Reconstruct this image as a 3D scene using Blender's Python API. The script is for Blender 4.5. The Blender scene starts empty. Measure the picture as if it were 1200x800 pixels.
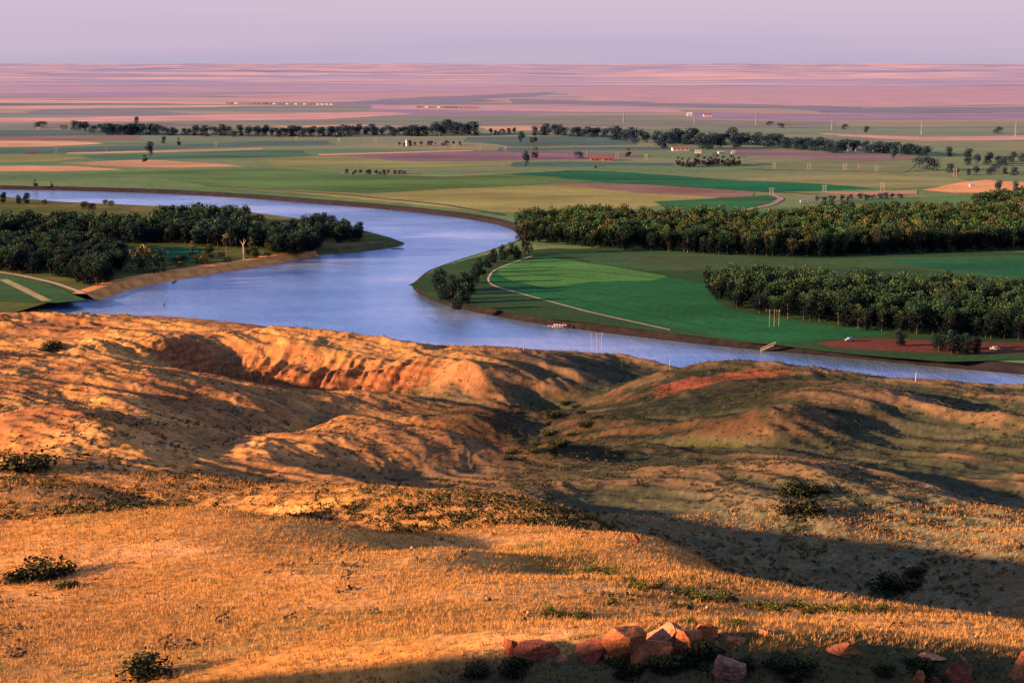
import bpy, math, random
import numpy as np
from mathutils import Vector, Matrix
from mathutils.geometry import tessellate_polygon

# ------------------------------------------------------------------ basics
SC = bpy.context.scene
COL = SC.collection
F = 1200 / 36.0 * 50.0            # focal length in photo pixels (50 mm on 36 mm)
PITCH = math.atan(325.0 / F)
CAM_H = 130.0
cP, sP = math.cos(PITCH), math.sin(PITCH)


def ray(px, py):
    u = (px - 600.0) / F
    v = (400.0 - py) / F
    return u, cP + v * sP, -sP + v * cP


def ground(px, py, z=0.0):
    """world point at height z seen along the photo direction px, py"""
    u, dy, dz = ray(px, py)
    t = (z - CAM_H) / dz
    return u * t, dy * t, z


def at_dist(px, py, D):
    u, dy, dz = ray(px, py)
    t = D / dy
    return u * t, D, CAM_H + dz * t


def hash2(xi, yi, seed):
    h = (xi.astype(np.int64) * 374761393 + yi.astype(np.int64) * 668265263 + seed * 1442695041) & 0xFFFFFFFF
    h = ((h ^ (h >> 13)) * 1274126177) & 0xFFFFFFFF
    h = h ^ (h >> 16)
    return h


def pnoise(x, y, seed=0):
    """2D gradient noise about -1..1"""
    x = np.asarray(x, dtype=np.float64); y = np.asarray(y, dtype=np.float64)
    x0 = np.floor(x); y0 = np.floor(y)
    fx = x - x0; fy = y - y0
    ux = fx * fx * fx * (fx * (fx * 6 - 15) + 10)
    uy = fy * fy * fy * (fy * (fy * 6 - 15) + 10)
    def g(ix, iy, dx, dy):
        a = hash2(ix, iy, seed) * (2 * math.pi / 4294967296.0)
        return np.cos(a) * dx + np.sin(a) * dy
    a = g(x0, y0, fx, fy); b = g(x0 + 1, y0, fx - 1, fy)
    c = g(x0, y0 + 1, fx, fy - 1); d = g(x0 + 1, y0 + 1, fx - 1, fy - 1)
    return 1.5 * ((a * (1 - ux) + b * ux) * (1 - uy) + (c * (1 - ux) + d * ux) * uy)


def fbm(x, y, seed=0, octv=4, gain=0.5):
    s = 0.0; a = 1.0; n = 0.0
    for i in range(octv):
        s = s + a * pnoise(x, y, seed + i * 17); n += a
        x = x * 2.03 + 11.3; y = y * 2.03 - 7.1; a *= gain
    return s / n


def ridged(x, y, seed=0, octv=3):
    s = 0.0; a = 1.0; n = 0.0
    for i in range(octv):
        s = s + a * (1 - np.abs(pnoise(x, y, seed + i * 31)) * 1.6); n += a
        x = x * 2.1 + 3.3; y = y * 2.1 + 5.7; a *= 0.5
    return s / n


def sstep(a, b, x):
    t = np.clip((x - a) / (b - a), 0, 1)
    return t * t * (3 - 2 * t)


def mesh_np(name, verts, faces_quads=None, tris=None, mat=None, parent=None, smooth=False, colors=None):
    """one mesh object from numpy arrays"""
    me = bpy.data.meshes.new(name)
    verts = np.asarray(verts, dtype=np.float32)
    loops = []; starts = []; tot = 0
    parts = []
    if faces_quads is not None and len(faces_quads):
        parts.append((np.asarray(faces_quads, dtype=np.int32), 4))
    if tris is not None and len(tris):
        parts.append((np.asarray(tris, dtype=np.int32), 3))
    me.vertices.add(len(verts)); me.vertices.foreach_set('co', verts.ravel())
    lv = np.concatenate([p.ravel() for p, k in parts])
    ls = []
    off = 0
    for p, k in parts:
        ls.append(off + np.arange(len(p), dtype=np.int32) * k); off += p.size
    ls = np.concatenate(ls).astype(np.int32)
    me.loops.add(len(lv)); me.loops.foreach_set('vertex_index', lv.astype(np.int32))
    me.polygons.add(len(ls)); me.polygons.foreach_set('loop_start', ls)
    if smooth:
        me.polygons.foreach_set('use_smooth', np.ones(len(ls), dtype=bool))
    me.update(calc_edges=True)
    if colors is not None:
        at = me.color_attributes.new('col', 'FLOAT_COLOR', 'POINT')
        c = np.ones((len(verts), 4), dtype=np.float32); c[:, :3] = colors
        at.data.foreach_set('color', c.ravel())
    me.validate()
    if mat is not None:
        me.materials.append(mat)
    o = bpy.data.objects.new(name, me)
    COL.objects.link(o)
    if parent is not None:
        o.parent = parent
    return o


def tag(o, label=None, cat=None, group=None, kind=None):
    if label: o['label'] = label
    if cat: o['category'] = cat
    if group: o['group'] = group
    if kind: o['kind'] = kind
    return o


def empty(name, loc, rz=0.0, label=None, cat=None, group=None):
    o = bpy.data.objects.new(name, None)
    COL.objects.link(o)
    o.location = loc; o.rotation_euler = (0, 0, rz); o.empty_display_size = 0.5
    return tag(o, label, cat, group)


def copy_tree(o, parent=None):
    c = o.copy(); COL.objects.link(c)
    if parent is not None: c.parent = parent
    for ch in list(o.children):
        copy_tree(ch, c)
    return c


class MB:
    """collects simple shapes into one mesh"""
    def __init__(self): self.v = []; self.f = []
    def poly(self, pts):
        b = len(self.v); self.v += [tuple(p) for p in pts]; self.f.append(tuple(range(b, b + len(pts))))
    def box(self, x0, x1, y0, y1, z0, z1):
        b = len(self.v)
        self.v += [(x0,y0,z0),(x1,y0,z0),(x1,y1,z0),(x0,y1,z0),(x0,y0,z1),(x1,y0,z1),(x1,y1,z1),(x0,y1,z1)]
        self.f += [tuple(b+i for i in q) for q in ((0,3,2,1),(4,5,6,7),(0,1,5,4),(1,2,6,5),(2,3,7,6),(3,0,4,7))]
    def tube(self, p, q, r0, r1=None, n=8, cap=True):
        r1 = r0 if r1 is None else r1
        p = Vector(p); q = Vector(q); d = (q - p).normalized()
        a = d.orthogonal().normalized(); c = d.cross(a)
        b = len(self.v)
        for P, r in ((p, r0), (q, r1)):
            for i in range(n):
                t = 2 * math.pi * i / n
                self.v.append(tuple(P + (a * math.cos(t) + c * math.sin(t)) * r))
        for i in range(n):
            j = (i + 1) % n
            self.f.append((b+i, b+j, b+n+j, b+n+i))
        if cap:
            self.f.append(tuple(b + i for i in reversed(range(n)))); self.f.append(tuple(b + n + i for i in range(n)))
    def build(self, name, mat, parent=None, smooth=False):
        me = bpy.data.meshes.new(name); me.from_pydata(self.v, [], self.f); me.update()
        if smooth:
            for p in me.polygons: p.use_smooth = True
        me.materials.append(mat)
        o = bpy.data.objects.new(name, me); COL.objects.link(o)
        if parent is not None: o.parent = parent
        return o


# ------------------------------------------------------------------ materials
def new_mat(name):
    m = bpy.data.materials.new(name); m.use_nodes = True
    nt = m.node_tree; b = nt.nodes['Principled BSDF']
    b.inputs['Specular IOR Level'].default_value = 0.15
    b.inputs['Roughness'].default_value = 0.9
    return m, nt, b


def nd(nt, typ, **kw):
    n = nt.nodes.new(typ)
    for k, v in kw.items():
        if k in n.inputs: n.inputs[k].default_value = v
        else: setattr(n, k, v)
    return n


def mixc(nt, fac, a, b, mode='MIX'):
    n = nt.nodes.new('ShaderNodeMix'); n.data_type = 'RGBA'; n.blend_type = mode
    for s, val in ((0, fac), (6, a), (7, b)):
        if hasattr(val, 'is_linked') or hasattr(val, 'links'): nt.links.new(val, n.inputs[s])
        elif s == 0: n.inputs[0].default_value = val
        else: n.inputs[s].default_value = (*val, 1) if len(val) == 3 else val
    return n.outputs[2]


def ramp(nt, src, stops):
    n = nt.nodes.new('ShaderNodeValToRGB')
    e = n.color_ramp.elements
    while len(e) < len(stops): e.new(0.5)
    for i, (p, c) in enumerate(stops):
        e[i].position = p; e[i].color = (*c, 1) if hasattr(c, '__len__') else (c, c, c, 1)
    nt.links.new(src, n.inputs[0])
    return n.outputs[0]


def noise_tex(nt, scale, detail=4, rough=0.55, vec=None, sx=1, sy=1, sz=1):
    n = nd(nt, 'ShaderNodeTexNoise'); n.inputs['Scale'].default_value = scale
    n.inputs['Detail'].default_value = detail; n.inputs['Roughness'].default_value = rough
    g = nt.nodes.new('ShaderNodeNewGeometry')
    src = vec or g.outputs['Position']
    if (sx, sy, sz) != (1, 1, 1):
        mp = nt.nodes.new('ShaderNodeMapping'); mp.inputs['Scale'].default_value = (sx, sy, sz)
        nt.links.new(src, mp.inputs[0]); src = mp.outputs[0]
    nt.links.new(src, n.inputs['Vector'])
    return n.outputs['Fac']


def plain_mat(name, c, var=0.25, scale=1.0, rough=0.9, spec=0.15, bump=0.0):
    m, nt, b = new_mat(name)
    f = noise_tex(nt, scale, 5, 0.6)
    k = ramp(nt, f, [(0.3, tuple(x * (1 - var) for x in c)), (0.7, tuple(min(1, x * (1 + var)) for x in c))])
    nt.links.new(k, b.inputs['Base Color'])
    b.inputs['Roughness'].default_value = rough; b.inputs['Specular IOR Level'].default_value = spec
    if bump:
        bp = nd(nt, 'ShaderNodeBump'); bp.inputs['Strength'].default_value = bump
        nt.links.new(f, bp.inputs['Height']); nt.links.new(bp.outputs[0], b.inputs['Normal'])
    return m


# ------------------------------------------------------------------ hills (near terrain)
ORG = -40.0            # origin of the polar grid, behind the camera
CT = []                # control points: x, y, z
def c_d(px, py, D): CT.append(at_dist(px, py, D))
def c_z(px, py, z): CT.append(ground(px, py, z))
def c_h(px, D, z): CT.append(((px - 600) / F * math.hypot(D, CAM_H - z) , D, z))
def c_w(x, y, z): CT.append((x, y, z))

# around the viewpoint
for w in ((0,-28,128.4),(-30,-25,128),(30,-25,128),(0,0,127.9),(-14,0,127),(14,0,127.5),(4,14,121),(20,12,122),
          (-60,-10,124),(60,-10,125)): c_w(*w)
# bottom of the frame and the stony lip
for p in ((0,800,56),(150,800,54),(300,800,51.2),(450,800,48.6),(600,800,46.7),(750,800,45.4),(900,800,44.8),(1050,800,44.9),(1200,800,45.2)): c_d(*p)
for p in ((600,38,105),(900,37,105.5),(1200,37,105.5),(300,42,104.5),(0,46,106)): c_h(*p)
for p in ((300,780,54),(450,770,50.6),(600,764,48.5),(740,754,47.6),(900,764,46.5),(1050,773,46),(1200,786,46)): c_d(*p)
# first golden ridge
for p in ((0,740,75),(200,740,69),(0,690,96),(0,620,128),(0,566,162),(130,588,146),(270,600,132),(200,690,91),(400,700,79),
          (400,617,117),(400,650,101),(540,643,98),(520,700,74),(650,677,82),(600,720,66),(760,714,69),(860,740,58),
          (1000,748,56),(1100,755,55),(1200,765,54),(700,740,60)): c_d(*p)
# second golden ridge behind it
for p in ((400,573,215),(400,604,158),(500,578,198),(600,588,176),(540,620,132),(700,611,147),(640,640,112),(800,644,119),
          (720,670,93),(800,690,80),(900,687,97),(900,715,74),(1000,703,87),(1100,716,78),(1200,731,71)): c_d(*p)
for p in ((130,166,79),(270,151,78),(400,136,82.5),(540,112,89.5),(650,93,95.2)): c_h(*p)
# shaded valley behind on the right (hidden falls, then floor)
for p in ((700,196,59),(800,170,62),(900,142,66),(1000,125,70),(1100,112,74),(1200,104,78),
          (900,185,50),(1000,172,51),(1150,150,58)): c_h(*p)
for p in ((1050,682,222),(950,668,228),(850,632,240),(760,605,253),(650,584,270),(1120,690,212),(1200,695,203),
          (1150,650,222),(1200,618,243),(1000,612,252),(900,602,256)): c_d(*p)
# lit ridge beyond the valley
for p in ((690,597,268),(800,588,270),(860,548,290),(950,550,285),(1060,567,272),(1200,601,256),(960,592,262),(800,560,285)): c_d(*p)
for p in ((760,325,38),(950,318,40),(1100,310,40),(1200,300,41)): c_h(*p)
# middle hollows and ridges
for p in ((360,505,368),(290,522,326),(350,536,312),(400,489,366),(460,497,348),(520,505,336),(640,527,328),(740,545,312),(560,552,318),(450,562,308),(650,541,322),(540,530,352),
          (500,568,300),(340,560,282)): c_d(*p)
for p in ((430,425,17),(500,395,19),(560,385,20),(650,372,25)): c_h(*p)
# left orange ridge running down to the right
for p in ((0,486,336),(80,492,331),(150,509,316),(250,543,292),(320,571,268),(150,560,254),(0,540,268),(60,555,254),(220,577,240)): c_d(*p)
for p in ((0,208,62),(150,195,62),(0,180,72),(250,190,63),(330,205,60)): c_h(*p)
for p in ((0,438,450),(60,441,450),(130,445,440),(0,465,402),(60,468,402),(110,485,365),(240,520,335),(180,470,405)): c_d(*p)
# left red-brown flats
for p in ((250,480,27),(350,470,23),(450,461,18),(0,402,16),(100,388,8),(0,370,3.6),(60,372,4),(150,378,4.5),(60,420,22),
          (130,425,23),(220,438,19),(270,449,15)): c_z(*p)
# scalloped bluff
for p in ((180,391,17),(187,397,18),(212,408,15),(240,420,11),(230,393,17),(270,398,17.5),(350,403,17.5),(430,415,17),(490,431,17.5),
          (270,437,6),(330,449,6),(420,453,8),(490,452,12)): c_z(*p)
for p in ((200,383,8),(300,390,8),(400,400,9),(470,405,11),(250,379,3),(350,391,3)): c_z(*p)
# low hill by the river
for p in ((520,411,13),(600,412,14),(600,432,22),(540,433,21),(700,419,15),(700,431,17),(765,427,12)): c_z(*p)
# gully
for p in ((540,457,16),(640,472,13),(625,508,20),(690,500,25),(580,530,26),(705,470,19),(745,455,19),(700,445,12),(560,490,24)): c_z(*p)
# hill on the right, river side
for p in ((745,447,23),(800,434,29),(850,428,32),(900,431,34),(1000,441,34),(1100,449,30),(1200,459,28)): c_z(*p)
for p in ((770,472,29),(730,505,29),(800,500,34),(860,520,36),(900,488,42),(980,478,43),(1000,525,37),(1100,500,39),(1200,492,42),
          (1100,540,40),(1200,545,40),(850,470,36),(1080,470,40)): c_z(*p)
for p in ((800,520,14),(900,515,16),(1000,505,14),(1100,495,12),(1200,490,10),(1000,555,1),(1200,545,0),(800,575,2)): c_h(*p)
# off to the sides, unseen; left rises shaped to cast shadow into view
for w in ((-420,60,80),(-300,140,68),(-500,260,50),(-520,560,8),(-800,300,45),(-900,0,90),(-800,620,4),(-330,640,4),(-180,-20,110),
          (-215,175,66),(-210,215,58),(-250,260,52),(-180,150,72),(-130,100,84),(-110,50,94),(-95,30,103),(-12,12,123),(-20,23,121.5),(-30,31,120.7),(-38,36,119.0),(-45,39.5,114.8),(-57,43,108),(-10.5,36,107.5),(-6,29,111),(-17,42,108),(-118,300,42),(-130,318,41),(-138,338,40),(-142,368,37),(-145,400,36),(-170,322,42),(-112,240,56),(-140,228,58),(-175,200,62),(-185,356,42),
          (-300,315,44),(-320,362,38),(-340,445,28),
          (200,-10,122),(180,90,96),(260,160,72),(420,60,105),(400,260,52),(420,420,36),(420,520,8),(700,200,80),(700,500,6)): c_w(*w)

CT = np.array(CT)
# water edge on the near shore, photo px -> distance
EDGE = np.array([ground(px, py, 0.0) for px, py in
                 ((-420,306),(-100,309),(0,312),(60,322),(100,338),(125,351),(160,359),(220,370),(300,381),(370,392),(430,401),(500,407),(560,410),(640,413),
                  (720,419),(800,427),(1000,438),(1200,452),(1500,470))])


def conf(x, y):
    d = np.maximum(y - ORG, 2.0)
    return x / d, np.log(d)


def tps_fit(P):
    u, v = conf(P[:, 0], P[:, 1])
    n = len(P)
    d2 = (u[:, None] - u[None]) ** 2 + (v[:, None] - v[None]) ** 2
    K = 0.5 * d2 * np.log(d2 + 1e-12)
    A = np.zeros((n + 3, n + 3)); A[:n, :n] = K + np.eye(n) * 2e-4
    A[:n, n] = 1; A[:n, n + 1] = u; A[:n, n + 2] = v; A[n:, :n] = A[:n, n:].T
    b = np.zeros(n + 3); b[:n] = P[:, 2]
    return np.linalg.solve(A, b), u, v

TW, TU, TV = tps_fit(CT)


def tps(x, y):
    u, v = conf(x, y)
    sh = u.shape; u = u.ravel(); v = v.ravel()
    out = np.empty_like(u)
    for i in range(0, len(u), 40000):
        a = u[i:i+40000]; b = v[i:i+40000]
        d2 = (a[:, None] - TU[None]) ** 2 + (b[:, None] - TV[None]) ** 2
        out[i:i+40000] = (0.5 * d2 * np.log(d2 + 1e-12)) @ TW[:-3] + TW[-3] + TW[-2] * a + TW[-1] * b
    return out.reshape(sh)


BLF = (ground(185, 418, 11)[:2], ground(500, 441, 14)[:2])
EDU = EDGE[:, 0] / (EDGE[:, 1] - ORG); EDY = EDGE[:, 1]


def hill_height(x, y, fine=True):
    """height of the near hills at world x, y"""
    D = np.hypot(x, y) + 1.0
    # bend the lookup a little so that ridges meander
    far = sstep(120, 330, y)
    mid = sstep(70, 200, y)
    wx = fbm(x / 45, y / 45, 5, 3) * 5.0 * far
    wy = fbm(x / 45 + 9, y / 45 - 4, 6, 3) * 6.0 * far
    z = tps(x + wx, y + wy)
    nearshore = np.interp(x / np.maximum(y - ORG, 2), EDU, EDY)
    inland = np.clip((nearshore - y) / 60.0, 0, 1)
    # gullies and spurs, trending across the slope
    a = x * 0.75 - y * 0.66; b = x * 0.66 + y * 0.75
    amp = far * inland
    wob = 0.5 * pnoise(x / 70, y / 70, 71)
    g1 = ridged(a / 150 + 0.5 * wob, b / 44 + 0.6 * wob, 21, 2) - 0.55
    g2 = ridged(a / 60 + 0.6 * pnoise(x / 30, y / 30, 73), b / 17 + wob, 33, 3) - 0.55
    g3 = ridged(x / 11 + 0.4 * pnoise(x / 20, y / 20, 75), y / 14, 37, 2) - 0.55
    z = z + g1 * 3.8 * amp + g2 * 2.3 * amp * (0.35 + 0.65 * sstep(-0.4, 0.3, pnoise(x / 90, y / 90, 44))) + g3 * 0.22 * amp + (ridged(a / 26 + 0.7 * pnoise(x / 14, y / 14, 77), b / 7.5 + wob, 39, 3) - 0.55) * 0.85 * amp
    # buttresses of the scalloped bluff
    bx0, by0 = BLF[0]; bx1, by1 = BLF[1]
    tx, ty = bx1 - bx0, by1 - by0; L = math.hypot(tx, ty); tx /= L; ty /= L
    al = (x - bx0) * tx + (y - by0) * ty; ac = (x - bx0) * -ty + (y - by0) * tx
    bm = sstep(-12, 4, al) * (1 - sstep(L - 15, L + 12, al)) * np.exp(-((ac + 3) / 13.0) ** 2)
    rib = np.abs(pnoise(al / 7.5 + 0.25 * pnoise(x / 9, y / 9, 87), al * 0 + ac / 60, 85))
    z = z + bm * ((0.24 - rib) * 6.5 + 0.9 * fbm(x / 3.5, y / 3.5, 89, 2))
    z = z + fbm(x / 18, y / 18, 51, 3) * 0.28 * mid * (0.3 + 0.7 * inland)
    # scalloped bluff: steep buttresses
    return_z = z
    if fine:
        z = z + fbm(x / 7.0, y / 7.0, 61, 2) * (0.16 + 0.12 * far)
        hump = fbm(x / 1.9, y / 1.9, 81, 2)
        z = z + (hump + 0.35) * 0.06 * (0.6 + 0.4 * mid)
        tuft = np.maximum(pnoise(x / 0.62, y / 0.62, 91), -0.2)
        z = z + tuft * 0.04
        tuft2 = np.maximum(pnoise(x / 0.27, y / 0.27, 95), -0.1)
        z = z + tuft2 * 0.02 * (1 - sstep(60, 160, y))
    # dive under the river
    over = y - nearshore
    bank = np.clip(over + 6.0 + 3.0 * fbm(x / 14, y / 14, 99, 3), -50, 80)
    z = np.where(bank > -8, np.minimum(z, np.maximum(-0.55 * bank + 2.2, -6.0)), z)
    return z
# ------------------------------------------------------------------ hills mesh
def hills_mesh():
    us = np.concatenate([-np.geomspace(0.40, 2.2, 90)[::-1][:-1], np.linspace(-0.40, 0.40, 900), np.geomspace(0.40, 1.3, 60)[1:]])
    ds = np.concatenate([np.linspace(4, 70, 60)[:-1], np.geomspace(70, 760, 1000), np.linspace(764, 900, 40)])
    U, Dd = np.meshgrid(us, ds)
    X = U * Dd; Y = Dd + ORG
    Z = hill_height(X, Y)
    # colour, on what grows where, with some shade and brightening painted in
    st = 3
    xs, ys = X[::st, ::st], Y[::st, ::st]
    zc = hill_height(xs, ys, False)
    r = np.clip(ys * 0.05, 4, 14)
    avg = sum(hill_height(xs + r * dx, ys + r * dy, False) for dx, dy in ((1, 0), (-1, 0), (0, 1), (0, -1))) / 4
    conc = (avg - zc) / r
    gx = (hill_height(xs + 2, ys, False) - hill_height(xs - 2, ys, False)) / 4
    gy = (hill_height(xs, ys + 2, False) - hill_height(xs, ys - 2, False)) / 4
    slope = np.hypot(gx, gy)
    def up(a):
        ri = np.linspace(0, a.shape[0] - 1.001, Z.shape[0]); ci = np.linspace(0, a.shape[1] - 1.001, Z.shape[1])
        r0 = ri.astype(int); c0 = ci.astype(int); fr = (ri - r0)[:, None]; fc = (ci - c0)[None]
        return (a[r0][:, c0] * (1 - fr) * (1 - fc) + a[r0 + 1][:, c0] * fr * (1 - fc) + a[r0][:, c0 + 1] * (1 - fr) * fc + a[r0 + 1][:, c0 + 1] * fr * fc)
    conc = up(conc); slope = up(slope)
    n1 = fbm(X / 60, Y / 60, 201, 4); n2 = fbm(X / 14, Y / 14, 211, 3); n3 = fbm(X / 3.2, Y / 3.2, 221, 3)
    n4 = pnoise(X / 0.7, Y / 0.7, 231); n5 = pnoise(X / 0.3, Y / 0.3, 241)
    n6 = fbm(X / 30 + 7, Y / 30, 251, 4)
    far = sstep(170, 330, Y)
    lefty = sstep(0.10, -0.22, U)
    gold = np.array([.64, .325, .088]); straw = np.array([.78, .45, .17]); olive = np.array([.24, .19, .05])
    sage = np.array([.13, .135, .085]); green = np.array([.050, .065, .020]); red = np.array([.33, .125, .055]); rust = np.array([.28, .115, .05])
    pink = np.array([.52, .25, .14])
    def mx(a, b, f): return a * (1 - f[..., None]) + b * f[..., None]
    c = np.broadcast_to(gold, Z.shape + (3,)).copy()
    c = mx(c, straw, sstep(-0.1, 0.6, n2 + 0.6 * n3))
    c = mx(c, olive, 0.75 * sstep(0.0, 0.5, n6 * 0.8 + 0.45 * n3 + 0.3 * n2))
    st1 = fbm((X * .75 - Y * .66) / 16, (X * .66 + Y * .75) / 3.2, 261, 3)
    c = mx(c, olive * 1.1, 0.6 * sstep(0.1, 0.5, st1)); c = mx(c, straw, 0.5 * sstep(0.1, 0.5, -st1))
    c = mx(c, sage, far * (1 - 0.75 * lefty) * 0.6 * sstep(-0.35, 0.3, n1 + 0.4 * n3 - 0.5 * n2))
    c = mx(c, pink, far * 0.35 * sstep(0.05, 0.5, n6 - 0.3 * n2))
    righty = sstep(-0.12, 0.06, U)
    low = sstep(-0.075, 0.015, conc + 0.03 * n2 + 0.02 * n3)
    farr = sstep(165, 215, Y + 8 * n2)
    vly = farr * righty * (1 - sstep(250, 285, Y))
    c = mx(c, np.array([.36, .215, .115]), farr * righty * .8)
    c = mx(c, np.array([.050, .067, .040]), farr * righty * (0.50 + 0.48 * low))  # sage growth, darkened to paint shade; paler crests read as lit
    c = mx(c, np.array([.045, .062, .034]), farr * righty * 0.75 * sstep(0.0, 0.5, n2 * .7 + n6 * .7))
    c = mx(c, np.array([.19, .195, .11]), vly * (.5 + .45 * sstep(-.3, .4, n3 + .6 * n2)))  # valley colour lightened to lift its deep shadow
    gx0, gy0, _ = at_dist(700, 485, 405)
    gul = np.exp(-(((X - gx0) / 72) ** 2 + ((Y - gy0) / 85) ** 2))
    c = mx(c, np.array([.018, .027, .019]), 0.95 * sstep(.22, .62, gul + .25 * n2 + .15 * n3))  # gully growth, painted near black to stand in for shade
    rs = 0.85 * sstep(0.34, 0.70, slope + 0.22 * n2 + 0.12 * n6) * far * (0.2 + 0.65 * np.maximum(lefty, sstep(0.2, .5, n1)))
    c = mx(c, red, rs)
    c = mx(c, rust, far * lefty * 0.8 * sstep(-0.4, 0.3, n1 * 0.7 + 0.5 * n2 + .5 * st1))
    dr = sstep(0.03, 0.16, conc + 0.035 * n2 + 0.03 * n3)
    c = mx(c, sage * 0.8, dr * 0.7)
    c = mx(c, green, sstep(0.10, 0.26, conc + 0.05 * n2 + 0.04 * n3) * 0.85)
    # bare red earth on the riverside hill and the bluff
    ex, ey, _ = at_dist(838, 437, 440)
    bare = np.exp(-(((X - ex) / 26) ** 2 + ((Y - ey) / 16) ** 2)) + 0.35 * n2 + 0.2 * n3
    c = mx(c, np.array([.23, .075, .04]), .85 * sstep(0.45, 0.75, bare))
    # green brush line in the crease between the golden ridges
    def band(pts, w):
        d = np.full(Z.shape, 1e9)
        q = [at_dist(*p) for p in pts]
        for a, b in zip(q[:-1], q[1:]):
            ax, ay = a[0], a[1]; bx, by = b[0] - ax, b[1] - ay
            t = np.clip(((X - ax) * bx + (Y - ay) * by) / (bx * bx + by * by), 0, 1)
            d = np.minimum(d, np.hypot(X - ax - t * bx, Y - ay - t * by))
        return np.exp(-(d / w) ** 2)
    b1 = band(((610, 655, 112), (720, 695, 86), (790, 688, 84), (900, 696, 92), (1030, 708, 84)), 5.0)
    c = mx(c, np.array([.13, .135, .03]), sstep(0.25, 0.9, b1 + 0.5 * n3 + 0.3 * n2) * 0.85)
    a0 = BLF[0]; a1 = BLF[1]; tl = math.hypot(a1[0] - a0[0], a1[1] - a0[1]); tx, ty = (a1[0] - a0[0]) / tl, (a1[1] - a0[1]) / tl
    al = (X - a0[0]) * tx + (Y - a0[1]) * ty; ac = (X - a0[0]) * -ty + (Y - a0[1]) * tx
    blf = sstep(-20, 0, al) * (1 - sstep(tl - 5, tl + 15, al)) * np.exp(-((ac + 4) / 11.0) ** 2)
    strata = 0.75 + 0.35 * np.sin(Z * 2.6 + 1.5 * n2)
    c = mx(c, np.array([.34, .135, .06]) * np.ones(Z.shape + (1,)) * strata[..., None], np.clip(blf * 1.2, 0, .92) * sstep(.12, .4, slope + .1 * n2))
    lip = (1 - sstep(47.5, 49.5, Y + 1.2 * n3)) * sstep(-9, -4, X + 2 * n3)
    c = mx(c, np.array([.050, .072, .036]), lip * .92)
    k = 1 + 0.15 * n4 + 0.12 * n5 + 0.22 * n3 + .15 * n2
    n7 = fbm((X * .75 - Y * .66) / 5.5, (X * .66 + Y * .75) / 2.2, 271, 3); n8 = pnoise(X / 1.5, Y / 1.5, 281)
    c = mx(c, np.array([.045, .050, .024]), sstep(110, 220, Y) * .85 * sstep(.10, .42, n7 * .8 + .40 * n8 + .25 * n2))
    k = k + sstep(120, 240, Y) * (0.30 * n8 + 0.34 * n7)
    near = 1 - sstep(70, 200, Y)
    k = k - near * 0.05
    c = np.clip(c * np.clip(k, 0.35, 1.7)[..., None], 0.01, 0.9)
    nr, nc = Z.shape
    idx = np.arange(nr * nc).reshape(nr, nc)
    q = np.stack([idx[:-1, :-1], idx[:-1, 1:], idx[1:, 1:], idx[1:, :-1]], -1).reshape(-1, 4)
    m, nt, b = new_mat('dry_grass_hills')
    at = nd(nt, 'ShaderNodeAttribute'); at.attribute_name = 'col'
    f = noise_tex(nt, 1.8, 8, 0.8)
    v = ramp(nt, f, [(0.30, 0.66), (0.5, 1.0), (0.72, 1.32)])
    nt.links.new(mixc(nt, 1.0, at.outputs['Color'], v, 'MULTIPLY'), b.inputs['Base Color'])
    b.inputs['Roughness'].default_value = 1.0; b.inputs['Specular IOR Level'].default_value = 0.02
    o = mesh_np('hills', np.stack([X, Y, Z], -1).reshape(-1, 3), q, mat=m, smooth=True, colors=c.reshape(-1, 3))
    tag(o, kind='structure')
    return o

hills = hills_mesh()
# ------------------------------------------------------------------ river and flats
LAND = 3.6


def resample(pts, step):
    out = [pts[0]]
    for a, b in zip(pts[:-1], pts[1:]):
        L = math.hypot(b[0] - a[0], b[1] - a[1]); n = max(1, int(L / step))
        for i in range(1, n + 1):
            t = i / n; out.append((a[0] + (b[0] - a[0]) * t, a[1] + (b[1] - a[1]) * t))
    return out


def smooth_line(pts, it=3):
    p = np.array(pts)
    for _ in range(it):
        q = p.copy(); q[1:-1] = 0.25 * p[:-2] + 0.5 * p[1:-1] + 0.25 * p[2:]; p = q
    return p


def inland(p, w, side):
    d = np.gradient(p, axis=0); d /= np.linalg.norm(d, axis=1)[:, None] + 1e-9
    n = np.stack([-d[:, 1], d[:, 0]], 1) * side
    return p + n * np.asarray(w)[:, None]


def poly_sheet(name, pts, z, mat, kind='structure'):
    tri = tessellate_polygon([[Vector((p[0], p[1], 0)) for p in pts]])
    v = [(p[0], p[1], z) for p in pts]
    me = bpy.data.meshes.new(name); me.from_pydata(v, [], [tuple(t) for t in tri]); me.update()
    if me.polygons and sum(p.normal.z * p.area for p in me.polygons) < 0: me.flip_normals()
    me.materials.append(mat)
    o = bpy.data.objects.new(name, me); COL.objects.link(o)
    return tag(o, kind=kind)


far_px = [(-400,219),(-60,221),(0,222),(100,224),(200,227),(300,233),(400,241),(470,247),(530,254),(580,262),(603,270),(612,279),(598,288),(570,297),(535,308),
          (500,320),(478,334),(488,344),(515,356),(560,367),(620,378),(700,389),(800,401),(860,408),(950,415),(1050,425),(1120,432),(1200,439),(1500,466)]
far_edge = smooth_line(resample([ground(*p)[:2] for p in far_px], 9.0), 5)
left_px = [(-400,227),(-60,230),(0,233),(80,240),(170,244),(270,248),(330,256),(400,265),(440,275),(478,285),(466,290),(440,293),(410,297),(380,298),(357,303),
           (310,312),(250,321),(200,329),(160,337),(135,345),(118,352)]
left_edge = smooth_line(resample([ground(*p)[:2] for p in left_px], 6.0), 3)


def noise1(s, seed): return fbm(np.asarray(s), np.asarray(s) * 0.0 + seed * 3.7, seed, 3)


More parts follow.
